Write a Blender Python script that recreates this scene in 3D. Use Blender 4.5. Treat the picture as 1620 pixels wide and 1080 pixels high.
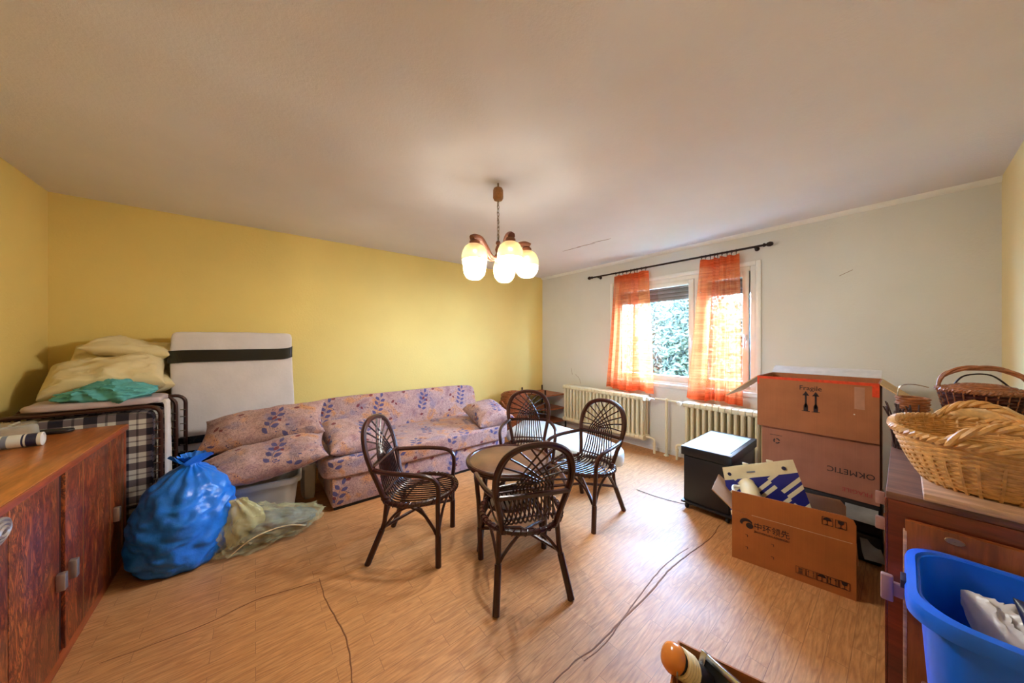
import bpy, bmesh, math, random
from mathutils import Vector, Matrix, noise
random.seed(7)
for o in list(bpy.data.objects): bpy.data.objects.remove(o)
sc = bpy.context.scene
COL = sc.collection
PI = math.pi
def lin(r, g, b):
    f = lambda c: (c/255/12.92) if c/255 <= .04045 else ((c/255+.055)/1.055)**2.4
    return (f(r), f(g), f(b), 1)

# ------------------------------------------------------------------ camera
CAMZ = 1.38
cd = bpy.data.cameras.new('camera'); cam = bpy.data.objects.new('camera', cd); COL.objects.link(cam)
cd.sensor_width = 36; cd.lens = 501/1620*36; cd.clip_start = .02; cd.clip_end = 200
cam.location = (0, 0, CAMZ); cam.rotation_euler = (PI/2, 0, math.radians(51-90))
sc.camera = cam
# ------------------------------------------------------------------ sky, daylight, exposure
LAMP_E = 400.0
w = bpy.data.worlds.new('world'); sc.world = w; w.use_nodes = True
bg = w.node_tree.nodes['Background']
bg.inputs[0].default_value = (.47, .95, 1.72, 1); bg.inputs[1].default_value = 38
pl = bpy.data.lights.new('window_portal', 'AREA'); pl.shape = 'RECTANGLE'; pl.size = 1.75; pl.size_y = 1.4
po = bpy.data.objects.new('window_portal', pl); COL.objects.link(po)
po.location = (4.20, 1.75, 1.5); po.rotation_euler = (0, PI/2, 0); pl.cycles.is_portal = True
sc.view_settings.view_transform = 'Standard'; sc.view_settings.look = 'None'
sc.view_settings.exposure = 1.4; sc.view_settings.gamma = 1; sc.view_settings.use_curve_mapping = False

# ------------------------------------------------------------------ materials
def newmat(name):
    m = bpy.data.materials.new(name); m.use_nodes = True
    nt = m.node_tree; b = nt.nodes['Principled BSDF']
    return m, nt, b
def N(nt, typ, **kw):
    n = nt.nodes.new(typ)
    for k, v in kw.items(): setattr(n, k, v)
    return n
def coords(nt, scale=(1, 1, 1), uv=False, rot=(0, 0, 0)):
    tc = N(nt, 'ShaderNodeTexCoord'); mp = N(nt, 'ShaderNodeMapping')
    mp.inputs['Scale'].default_value = scale; mp.inputs['Rotation'].default_value = rot
    nt.links.new(tc.outputs['UV' if uv else 'Object'], mp.inputs[0]); return mp.outputs[0]
def tex_noise(nt, co, scale, detail=4, rough=.55, dist=0):
    n = N(nt, 'ShaderNodeTexNoise'); n.inputs['Scale'].default_value = scale; n.inputs['Detail'].default_value = detail
    n.inputs['Roughness'].default_value = rough; n.inputs['Distortion'].default_value = dist
    nt.links.new(co, n.inputs['Vector']); return n.outputs['Fac']
def ramp(nt, fac, stops):
    r = N(nt, 'ShaderNodeValToRGB'); e = r.color_ramp.elements
    while len(e) < len(stops): e.new(.5)
    for i, (p, c) in enumerate(stops): e[i].position = p; e[i].color = c
    nt.links.new(fac, r.inputs[0]); return r.outputs[0]
def mixc(nt, fac, a, b, mode='MIX'):
    m = N(nt, 'ShaderNodeMix', data_type='RGBA', blend_type=mode)
    for i, v in ((0, fac), (6, a), (7, b)):
        if hasattr(v, 'is_linked') or hasattr(v, 'links'): nt.links.new(v, m.inputs[i])
        else: m.inputs[i].default_value = v
    return m.outputs[2]
def math_(nt, op, a, b=0., c=0.):
    m = N(nt, 'ShaderNodeMath', operation=op)
    for i, v in enumerate((a, b, c)):
        if hasattr(v, 'links'): nt.links.new(v, m.inputs[i])
        else: m.inputs[i].default_value = v
    return m.outputs[0]
def bump(nt, b, h, strength=.2, dist=.01):
    n = N(nt, 'ShaderNodeBump'); n.inputs['Strength'].default_value = strength; n.inputs['Distance'].default_value = dist
    nt.links.new(h, n.inputs['Height']); nt.links.new(n.outputs[0], b.inputs['Normal'])
def plain(name, c, rough=.6, metal=0, var=.12, scale=14, bmp=0, bscale=80, stretch=(1, 1, 1), **kw):
    m, nt, b = newmat(name)
    co = coords(nt, stretch)
    f = tex_noise(nt, co, scale)
    d = tuple(x*(1-var) for x in c[:3])+(1,); l = tuple(min(1, x*(1+var)) for x in c[:3])+(1,)
    nt.links.new(ramp(nt, f, [(.3, d), (.7, l)]), b.inputs['Base Color'])
    b.inputs['Roughness'].default_value = rough; b.inputs['Metallic'].default_value = metal
    for k, v in kw.items(): b.inputs[k].default_value = v
    if bmp: bump(nt, b, tex_noise(nt, co, bscale, 3), bmp, .004)
    return m
def wood(name, c1, c2, c3, axis='z', rough=.4, scale=5, coat=0):
    m, nt, b = newmat(name)
    st = {'z': (1, 1, .12), 'x': (.12, 1, 1), 'y': (1, .12, 1)}[axis]
    co = coords(nt, st)
    f = tex_noise(nt, co, scale, 6, .65, 1.6)
    g = tex_noise(nt, co, scale*14, 3, .6, .3)
    base = ramp(nt, f, [(.28, c1), (.5, c2), (.72, c3)])
    fine = ramp(nt, g, [(.35, (.72, .72, .72, 1)), (.65, (1.1, 1.1, 1.1, 1))])
    nt.links.new(mixc(nt, 1., base, fine, 'MULTIPLY'), b.inputs['Base Color'])
    b.inputs['Roughness'].default_value = rough; b.inputs['Coat Weight'].default_value = coat
    bump(nt, b, g, .06, .002)
    return m
M = {}
def wall_mat(name, c, var=.04):
    m, nt, b = newmat(name); co = coords(nt)
    f = tex_noise(nt, co, 1.3, 4)
    d = tuple(x*(1-var) for x in c[:3])+(1,); l = tuple(x*(1+var) for x in c[:3])+(1,)
    nt.links.new(ramp(nt, f, [(.3, d), (.7, l)]), b.inputs['Base Color'])
    b.inputs['Roughness'].default_value = .85
    bump(nt, b, tex_noise(nt, co, 55, 4, .7), .35, .006)
    return m
M['yellow'] = wall_mat('yellow_wallpaper', lin(233, 207, 125))
M['white_wall'] = wall_mat('pale_wallpaper', lin(224, 221, 214))
M['cream_wall'] = wall_mat('cream_wallpaper', lin(230, 212, 160))
M['ceiling'] = wall_mat('ceiling_paint', lin(225, 219, 218))
M['white_paint'] = plain('white_gloss_paint', lin(238, 236, 230), .35, var=.03)
M['cream_paint'] = plain('cream_enamel', lin(232, 220, 186), .3, var=.03)
def floor_mat():
    m, nt, b = newmat('printed_vinyl'); co = coords(nt)
    br = N(nt, 'ShaderNodeTexBrick', offset=.37); br.inputs['Scale'].default_value = 1
    br.inputs['Brick Width'].default_value = .42; br.inputs['Row Height'].default_value = .072
    br.inputs['Mortar Size'].default_value = .0013; br.inputs['Mortar Smooth'].default_value = .3; br.inputs['Bias'].default_value = -.2
    br.inputs['Color1'].default_value = (.42, .42, .42, 1); br.inputs['Color2'].default_value = (.62, .62, .62, 1); br.inputs['Mortar'].default_value = (.5, .5, .5, 1)
    nt.links.new(co, br.inputs['Vector'])
    sh = N(nt, 'ShaderNodeVectorMath', operation='MULTIPLY_ADD')    # shift the grain from plank to plank
    nt.links.new(br.outputs['Color'], sh.inputs[0]); sh.inputs[1].default_value = (31, 17, 5); nt.links.new(co, sh.inputs[2])
    mp = N(nt, 'ShaderNodeMapping'); mp.inputs['Scale'].default_value = (1.6, 14, 1); nt.links.new(sh.outputs[0], mp.inputs[0])
    g = tex_noise(nt, mp.outputs[0], 9, 4, .6)
    mp2 = N(nt, 'ShaderNodeMapping'); mp2.inputs['Scale'].default_value = (1.1, 9, 1); nt.links.new(sh.outputs[0], mp2.inputs[0])
    f = tex_noise(nt, mp2.outputs[0], 1.5, 2, .45, .6)
    rings = math_(nt, 'FRACT', math_(nt, 'MULTIPLY', f, 9.))
    base = ramp(nt, rings, [(.0, lin(200, 140, 86)), (.5, lin(208, 150, 96)), (.8, lin(188, 128, 76)), (1, lin(200, 140, 86))])
    fine = ramp(nt, g, [(.3, (.74, .71, .68, 1)), (.7, (1.1, 1.1, 1.1, 1))])
    c = mixc(nt, 1., base, fine, 'MULTIPLY')
    c = mixc(nt, math_(nt, 'MULTIPLY', br.outputs['Fac'], .5), c, lin(92, 52, 26))
    nt.links.new(c, b.inputs['Base Color'])
    big = tex_noise(nt, co, 2.2, 3)
    nt.links.new(ramp(nt, big, [(.3, (.46, .46, .46, 1)), (.7, (.6, .6, .6, 1))]), b.inputs['Roughness'])
    hb = math_(nt, 'ADD', math_(nt, 'MULTIPLY', g, .25), math_(nt, 'MULTIPLY', tex_noise(nt, co, 5, 2), 3.0))
    bump(nt, b, hb, .18, .006)
    return m
M['floor'] = floor_mat()
M['seam'] = plain('dirty_seam', lin(128, 80, 46), .7)
def burl(name):
    m, nt, b = newmat(name); co = coords(nt, (1, 1, .45))
    f = tex_noise(nt, co, 4.2, 6, .62, 2.6); g = tex_noise(nt, coords(nt, (1, 1, .3)), 17, 6, .7, 3.2)
    base = ramp(nt, f, [(.25, lin(86, 28, 22)), (.45, lin(148, 62, 30)), (.6, lin(180, 90, 40)), (.78, lin(134, 52, 32))])
    vein = ramp(nt, g, [(.40, (0, 0, 0, 1)), (.5, (.95, .95, .95, 1)), (.60, (0, 0, 0, 1))])
    nt.links.new(mixc(nt, vein, base, lin(52, 16, 16)), b.inputs['Base Color'])
    b.inputs['Roughness'].default_value = .36; b.inputs['Coat Weight'].default_value = .1
    return m
M['side_wood'] = burl('burl_veneer')
M['side_top'] = wood('sideboard_top_veneer', lin(150, 80, 32), lin(192, 112, 50), lin(212, 134, 64), 'y', .33, 5, .15)
M['side_edge'] = wood('sideboard_edge_veneer', lin(120, 46, 22), lin(160, 70, 34), lin(178, 86, 44), 'y', .35, 5)
M['dark_gap'] = plain('dark_recess_laminate', lin(38, 22, 22), .5)
M['brass_strip'] = plain('brass_inlay', lin(190, 150, 110), .35, .8)
M['pull_metal'] = plain('dull_metal_pull', lin(178, 168, 166), .4, .85)
M['red_wood'] = wood('mahogany_veneer', lin(70, 20, 14), lin(104, 36, 22), lin(128, 48, 28), 'y', .32, 5, .1)
M['brown_top'] = wood('worn_brown_top', lin(88, 52, 38), lin(118, 76, 58), lin(136, 92, 70), 'y', .45, 6)
M['dark_wood'] = wood('very_dark_wood', lin(44, 20, 20), lin(62, 28, 26), lin(76, 36, 30), 'z', .4)
M['door_wood'] = wood('orange_brown_veneer', lin(104, 48, 22), lin(142, 74, 36), lin(164, 92, 48), 'z', .35, 5)
M['board_wood'] = wood('pale_board', lin(176, 132, 104), lin(200, 158, 128), lin(212, 172, 140), 'y', .5)
M['pull_wood'] = plain('pinkish_pull', lin(168, 126, 120), .35)
M['shelf_wood'] = wood('shelf_board', lin(116, 58, 30), lin(146, 78, 42), lin(160, 92, 52), 'x', .45)
M['rattan'] = plain('dark_rattan', lin(54, 20, 12), .3, var=.35, scale=30, bmp=.15, bscale=140)
M['rattan_seat'] = plain('dark_rattan_rod', lin(46, 18, 12), .27, var=.35, scale=30)
def woven_top():
    m, nt, b = newmat('woven_cane_top'); co = coords(nt, (1, 1, 1), rot=(0, 0, .6))
    ch = N(nt, 'ShaderNodeTexChecker'); ch.inputs['Scale'].default_value = 150; nt.links.new(co, ch.inputs['Vector'])
    ch.inputs['Color1'].default_value = lin(112, 72, 44); ch.inputs['Color2'].default_value = lin(66, 38, 24)
    f = tex_noise(nt, co, 12)
    nt.links.new(mixc(nt, .35, ch.outputs['Color'], ramp(nt, f, [(.3, lin(60, 36, 24)), (.7, lin(140, 96, 64))])), b.inputs['Base Color'])
    b.inputs['Roughness'].default_value = .35
    bump(nt, b, ch.outputs['Fac'], .25, .002); return m
M['woven_top'] = woven_top()
M['white_lam'] = plain('white_laminate', lin(226, 232, 230), .3, var=.02)
M['black_lam'] = plain('black_laminate', lin(26, 24, 30), .4)
M['mint_glass'] = plain('pale_mint_top', lin(214, 230, 226), .2, var=.02)
M['lilac'] = plain('pale_lilac_edge', lin(186, 176, 190), .4)
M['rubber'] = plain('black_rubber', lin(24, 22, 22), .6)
M['iron'] = plain('wrought_dark_metal', lin(44, 26, 22), .4, .6)
M['tube_brown'] = plain('brown_lacquered_tube', lin(64, 34, 26), .3, .2)
M['steel'] = plain('bright_steel', lin(200, 200, 200), .25, 1)
def card_mat(name, c):
    m, nt, b = newmat(name); co = coords(nt)
    f = tex_noise(nt, co, 6, 5)
    lines = tex_noise(nt, coords(nt, (180, 180, 2)), 1, 2)
    d = tuple(x*.86 for x in c[:3])+(1,); l = tuple(min(1, x*1.1) for x in c[:3])+(1,)
    k = math_(nt, 'ADD', math_(nt, 'MULTIPLY', f, .75), math_(nt, 'MULTIPLY', lines, .25))
    nt.links.new(ramp(nt, k, [(.35, d), (.65, l)]), b.inputs['Base Color']); b.inputs['Roughness'].default_value = .75
    return m
M['card'] = card_mat('cardboard', lin(164, 100, 62))
M['card2'] = card_mat('cardboard_pinkish', lin(164, 104, 80))
M['card3'] = card_mat('cardboard_orange', lin(172, 102, 46))
M['card_in'] = card_mat('cardboard_inside', lin(186, 140, 100))
M['card_edge'] = card_mat('cardboard_edge', lin(206, 172, 130))
M['ink'] = plain('black_ink', lin(40, 22, 24), .6)
M['ink_faint'] = plain('faint_brown_ink', lin(110, 66, 38), .7)
M['ink_red'] = plain('red_ink', lin(170, 60, 56), .6)
M['tape_red'] = plain('red_orange_tape', lin(214, 66, 34), .4, var=.2, scale=40)
M['tape_clear'] = plain('pale_tape', lin(214, 208, 206), .3)
M['black_tape'] = plain('black_plastic_tape', lin(18, 18, 22), .2, bmp=.3, bscale=30)
M['white_cloth'] = plain('white_ticking', lin(214, 204, 200), .9, var=.06, scale=6, bmp=.25, bscale=50)
M['cream_cloth'] = plain('cream_cotton', lin(222, 204, 158), .9, var=.06, scale=5, bmp=.35, bscale=22)
M['mauve_cloth'] = plain('mauve_sheet', lin(188, 168, 168), .9, var=.08, bmp=.2, bscale=30)
M['teal_cloth'] = plain('teal_cotton', lin(92, 168, 168), .85, var=.12, bmp=.3, bscale=30)
M['blue_bag'] = plain('blue_polythene', lin(32, 118, 215), .3, var=.16, scale=5, bmp=.8, bscale=34, **{'Subsurface Weight': .0})
M['blue_tub'] = plain('blue_plastic', lin(10, 104, 250), .33, var=.05)
M['grey_tub'] = plain('grey_plastic', lin(196, 186, 176), .4, var=.05)
M['clear_film'] = None
M['dark_stuff'] = plain('dark_cloth_content', lin(104, 106, 104), .8, var=.35, scale=22, bmp=.4, bscale=30)
M['wicker'] = plain('golden_wicker', lin(206, 156, 96), .5, var=.25, scale=40)
M['wicker_dark'] = plain('dark_wicker', lin(74, 30, 24), .4, var=.3, scale=40)
M['wicker_mid'] = plain('brown_wicker', lin(150, 88, 50), .45, var=.3, scale=40)
M['wicker_red'] = plain('reddish_wicker', lin(150, 84, 48), .5, var=.3, scale=40)
M['paper'] = plain('white_paper', lin(216, 212, 204), .7, var=.05)
M['paper_grey'] = plain('grey_paper', lin(150, 147, 144), .7, var=.15)
M['navy'] = plain('navy_print', lin(30, 34, 74), .35)
M['grey_print'] = plain('grey_blue_print', lin(120, 128, 150), .4)
M['orange_plastic'] = plain('orange_plastic', lin(216, 128, 54), .2, var=.08)
M['cream_cord'] = plain('cream_cable', lin(226, 206, 164), .5)
M['leaf'] = plain('summer_foliage', (.042, .038, .0125, 1), .6, var=.5, scale=3)
M['bark'] = plain('tree_bark', lin(96, 76, 60), .9, var=.3)
M['grass'] = plain('lawn', (.03, .055, .02, 1), .9, var=.3, scale=6)
M['lamp_wood'] = plain('turned_brown_wood', lin(128, 76, 56), .4, var=.2)
M['canopy_wood'] = plain('light_brown_canopy', lin(156, 104, 58), .4, var=.2, scale=60)
M['brass'] = plain('antique_brass', lin(120, 100, 70), .4, .8)

def film_mat(name, c, alpha, rough=.15):
    m, nt, b = newmat(name)
    out = nt.nodes['Material Output']
    b.inputs['Base Color'].default_value = c; b.inputs['Roughness'].default_value = rough
    tr = N(nt, 'ShaderNodeBsdfTransparent'); mx = N(nt, 'ShaderNodeMixShader')
    f = tex_noise(nt, coords(nt), 9, 4)
    r = ramp(nt, f, [(.3, (alpha*.7,)*3+(1,)), (.7, (min(1, alpha*1.3),)*3+(1,))])
    nt.links.new(r, mx.inputs[0]); nt.links.new(tr.outputs[0], mx.inputs[1]); nt.links.new(b.outputs[0], mx.inputs[2])
    nt.links.new(mx.outputs[0], out.inputs[0])
    bump(nt, b, tex_noise(nt, coords(nt), 30, 3), .4, .006)
    return m
M['clear_film'] = film_mat('clear_polythene', lin(228, 216, 160), .24, .1)
M['clear_pack'] = film_mat('clear_packaging', lin(200, 190, 170), .45)
def glass_mat():
    m, nt, b = newmat('window_glass'); out = nt.nodes['Material Output']
    tr = N(nt, 'ShaderNodeBsdfTransparent'); gl = N(nt, 'ShaderNodeBsdfGlossy'); gl.inputs['Roughness'].default_value = .02
    mx = N(nt, 'ShaderNodeMixShader'); mx.inputs[0].default_value = .05
    nt.links.new(tr.outputs[0], mx.inputs[1]); nt.links.new(gl.outputs[0], mx.inputs[2]); nt.links.new(mx.outputs[0], out.inputs[0])
    nt.nodes.remove(b); return m
M['glass'] = glass_mat()
def sheer_mat():
    m, nt, b = newmat('orange_sheer'); out = nt.nodes['Material Output']
    co = coords(nt)
    st = tex_noise(nt, coords(nt, (1, 2, 30)), 2, 4)
    thr = tex_noise(nt, coords(nt, (1, 260, 90)), 1, 2)
    col = ramp(nt, st, [(.3, lin(228, 98, 44)), (.7, lin(242, 138, 84))])
    df = N(nt, 'ShaderNodeBsdfDiffuse'); tl = N(nt, 'ShaderNodeBsdfTranslucent'); tr = N(nt, 'ShaderNodeBsdfTransparent')
    nt.links.new(col, df.inputs[0]); nt.links.new(col, tl.inputs[0]); tr.inputs[0].default_value = lin(255, 222, 200)
    a = N(nt, 'ShaderNodeMixShader'); a.inputs[0].default_value = .6
    nt.links.new(df.outputs[0], a.inputs[1]); nt.links.new(tl.outputs[0], a.inputs[2])
    mx = N(nt, 'ShaderNodeMixShader')
    k = math_(nt, 'ADD', math_(nt, 'MULTIPLY', st, .5), math_(nt, 'MULTIPLY', thr, .5))
    nt.links.new(ramp(nt, k, [(.35, (.42, .42, .42, 1)), (.65, (.72, .72, .72, 1))]), mx.inputs[0])
    nt.links.new(tr.outputs[0], mx.inputs[1]); nt.links.new(a.outputs[0], mx.inputs[2]); nt.links.new(mx.outputs[0], out.inputs[0])
    nt.nodes.remove(b); return m
M['sheer'] = sheer_mat()
def shade_mat(name, c, emit, trans, share=.6):
    m, nt, b = newmat(name); out = nt.nodes['Material Output']
    tl = N(nt, 'ShaderNodeBsdfTranslucent'); tl.inputs[0].default_value = c
    df = N(nt, 'ShaderNodeBsdfPrincipled'); df.inputs['Base Color'].default_value = c; df.inputs['Roughness'].default_value = .2
    tr = N(nt, 'ShaderNodeBsdfTransparent'); tr.inputs[0].default_value = lin(255, 248, 232)
    em = N(nt, 'ShaderNodeEmission'); em.inputs[0].default_value = lin(255, 226, 170)
    f = tex_noise(nt, coords(nt, (1, 1, 6)), 16, 3)
    nt.links.new(math_(nt, 'MULTIPLY', f, emit*2), em.inputs[1])
    a = N(nt, 'ShaderNodeMixShader'); a.inputs[0].default_value = share
    nt.links.new(tl.outputs[0], a.inputs[1]); nt.links.new(df.outputs[0], a.inputs[2])
    mx = N(nt, 'ShaderNodeMixShader'); mx.inputs[0].default_value = trans
    nt.links.new(a.outputs[0], mx.inputs[1]); nt.links.new(tr.outputs[0], mx.inputs[2])
    ad = N(nt, 'ShaderNodeAddShader'); nt.links.new(mx.outputs[0], ad.inputs[0]); nt.links.new(em.outputs[0], ad.inputs[1])
    nt.links.new(ad.outputs[0], out.inputs[0]); nt.nodes.remove(b); return m
M['shade_dome'] = shade_mat('frosted_amber_glass', lin(150, 130, 86), .05, .085, .97)
M['shade_bowl'] = shade_mat('ribbed_clear_glass', lin(250, 244, 224), .12, .74)
def emit_mat(name, c, s):
    m, nt, b = newmat(name); b.inputs['Emission Color'].default_value = c; b.inputs['Emission Strength'].default_value = s
    b.inputs['Base Color'].default_value = c; return m
M['bulb'] = emit_mat('glowing_bulb', (.94, 1, 1.06, 1), LAMP_E)

def floral_mat():
    m, nt, b = newmat('floral_upholstery')
    uv = coords(nt, uv=True)
    f1 = tex_noise(nt, uv, 5.5, 3, .5, .6); f2 = tex_noise(nt, uv, 8, 4, .6, .3)
    base = ramp(nt, f1, [(.30, lin(156, 112, 116)), (.42, lin(184, 144, 136)), (.54, lin(190, 154, 144)), (.63, lin(206, 142, 94)), (.74, lin(178, 136, 126))])
    co = N(nt, 'ShaderNodeVectorMath', operation='ADD'); nt.links.new(uv, co.inputs[0]); co.inputs[1].default_value = (7.3, 2.1, 0)
    f3 = tex_noise(nt, co.outputs[0], 6, 3, .5, .5)
    base = mixc(nt, ramp(nt, f3, [(.56, (0, 0, 0, 1)), (.66, (.6, .6, .6, 1))]), base, lin(134, 124, 148))
    fine = tex_noise(nt, uv, 24, 4, .7, 2.0)          # thin drawn squiggles
    sq = ramp(nt, fine, [(.465, (0, 0, 0, 1)), (.5, (.9, .9, .9, 1)), (.535, (0, 0, 0, 1))])
    base = mixc(nt, sq, base, lin(92, 62, 76))
    vo = N(nt, 'ShaderNodeTexVoronoi'); vo.inputs['Scale'].default_value = 46; nt.links.new(uv, vo.inputs['Vector'])
    dots = math_(nt, 'MULTIPLY', math_(nt, 'LESS_THAN', vo.outputs['Distance'], .23), math_(nt, 'GREATER_THAN', f2, .56))
    base = mixc(nt, dots, base, lin(70, 52, 84))
    def motif(tile, off, leaves, col, base):
        d = N(nt, 'ShaderNodeVectorMath', operation='SUBTRACT'); nt.links.new(uv, d.inputs[0]); d.inputs[1].default_value = off
        sx = N(nt, 'ShaderNodeSeparateXYZ'); nt.links.new(d.outputs[0], sx.inputs[0])
        row = math_(nt, 'FLOOR', math_(nt, 'DIVIDE', sx.outputs[1], tile[1]))
        xs = math_(nt, 'ADD', sx.outputs[0], math_(nt, 'MULTIPLY', row, tile[0]*.5))
        px = math_(nt, 'SUBTRACT', xs, math_(nt, 'MULTIPLY', math_(nt, 'FLOOR', math_(nt, 'DIVIDE', xs, tile[0])), tile[0]))
        py = math_(nt, 'SUBTRACT', sx.outputs[1], math_(nt, 'MULTIPLY', row, tile[1]))
        tot = None
        for (lx, ly, ang, L, Wd) in leaves:
            ca, sa = math.cos(ang), math.sin(ang)
            ax = math_(nt, 'SUBTRACT', px, lx); ay = math_(nt, 'SUBTRACT', py, ly)
            u = math_(nt, 'ADD', math_(nt, 'MULTIPLY', ax, ca/L), math_(nt, 'MULTIPLY', ay, sa/L))
            v = math_(nt, 'ADD', math_(nt, 'MULTIPLY', ax, -sa/Wd), math_(nt, 'MULTIPLY', ay, ca/Wd))
            q = math_(nt, 'LESS_THAN', math_(nt, 'ADD', math_(nt, 'MULTIPLY', u, u), math_(nt, 'ABSOLUTE', v)), 1.)
            tot = q if tot is None else math_(nt, 'MAXIMUM', tot, q)
        return mixc(nt, math_(nt, 'MULTIPLY', tot, .9), base, col)
    sprig = []; L_ = .029
    for k in range(4):
        cx = .14+.016*k; cy = .05+.050*k
        sprig += [(cx-.60*L_-.004, cy+.80*L_, 2.2, L_*.98, .0155), (cx+.96*L_+.004, cy+.29*L_-.012, .3, L_*.98, .0155)]
    sprig.append((.215, .262, 1.27, .030, .015))
    sprig += [(.172, .15, 1.27, .11, .0022)]
    base = motif((.52, .36), (.03, .02, 0), sprig, lin(62, 64, 116), base)
    base = motif((.37, .29), (.11, .09, 0), [(.10, .10, .8, .024, .014), (.135, .07, 2.2, .018, .011), (.24, .2, .3, .022, .014)], lin(112, 30, 36), base)
    nt.links.new(base, b.inputs['Base Color']); b.inputs['Roughness'].default_value = .9
    b.inputs['Sheen Weight'].default_value = .15
    bump(nt, b, tex_noise(nt, uv, 300, 2), .15, .002)
    return m
M['floral'] = floral_mat()
def plaid_mat():
    m, nt, b = newmat('plaid_ticking'); uv = coords(nt, uv=True)
    sx = N(nt, 'ShaderNodeSeparateXYZ'); nt.links.new(uv, sx.inputs[0])
    tot = None
    for i, (per, ph) in enumerate(((.13, 0), (.11, .03))):
        fr = math_(nt, 'FRACT', math_(nt, 'DIVIDE', math_(nt, 'ADD', sx.outputs[i], ph), per))
        s = math_(nt, 'MULTIPLY', math_(nt, 'LESS_THAN', fr, .42), .5)
        s2 = math_(nt, 'MULTIPLY', math_(nt, 'LESS_THAN', math_(nt, 'ABSOLUTE', math_(nt, 'SUBTRACT', fr, .7)), .04), .35)
        s = math_(nt, 'ADD', s, s2); tot = s if tot is None else math_(nt, 'ADD', tot, s)
    c = ramp(nt, tot, [(0, lin(214, 206, 196)), (.5, lin(116, 100, 100)), (1, lin(38, 30, 40))])
    nt.links.new(c, b.inputs['Base Color']); b.inputs['Roughness'].default_value = .9
    bump(nt, b, tex_noise(nt, uv, 12, 3), .3, .01); return m
M['plaid'] = plaid_mat()
def tote_mat():
    m, nt, b = newmat('blue_striped_tote'); uv = coords(nt, uv=True, rot=(0, 0, .92))
    sx = N(nt, 'ShaderNodeSeparateXYZ'); nt.links.new(uv, sx.inputs[0])
    row = math_(nt, 'FLOOR', math_(nt, 'DIVIDE', sx.outputs[0], .17))
    y = math_(nt, 'ADD', sx.outputs[1], math_(nt, 'MULTIPLY', row, .047))
    fr = math_(nt, 'FRACT', math_(nt, 'DIVIDE', y, .125))
    a = math_(nt, 'LESS_THAN', math_(nt, 'ABSOLUTE', math_(nt, 'SUBTRACT', fr, .25)), .085)
    c2 = math_(nt, 'LESS_THAN', math_(nt, 'ABSOLUTE', math_(nt, 'SUBTRACT', fr, .55)), .085)
    nt.links.new(mixc(nt, math_(nt, 'MAXIMUM', a, c2), lin(40, 44, 132), lin(226, 216, 190)), b.inputs['Base Color'])
    b.inputs['Roughness'].default_value = .3
    bump(nt, b, tex_noise(nt, uv, 18, 3), .3, .008); return m
M['tote'] = tote_mat()
M['tote_band'] = plain('cream_tote_band', lin(230, 218, 184), .35, var=.05)

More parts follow.
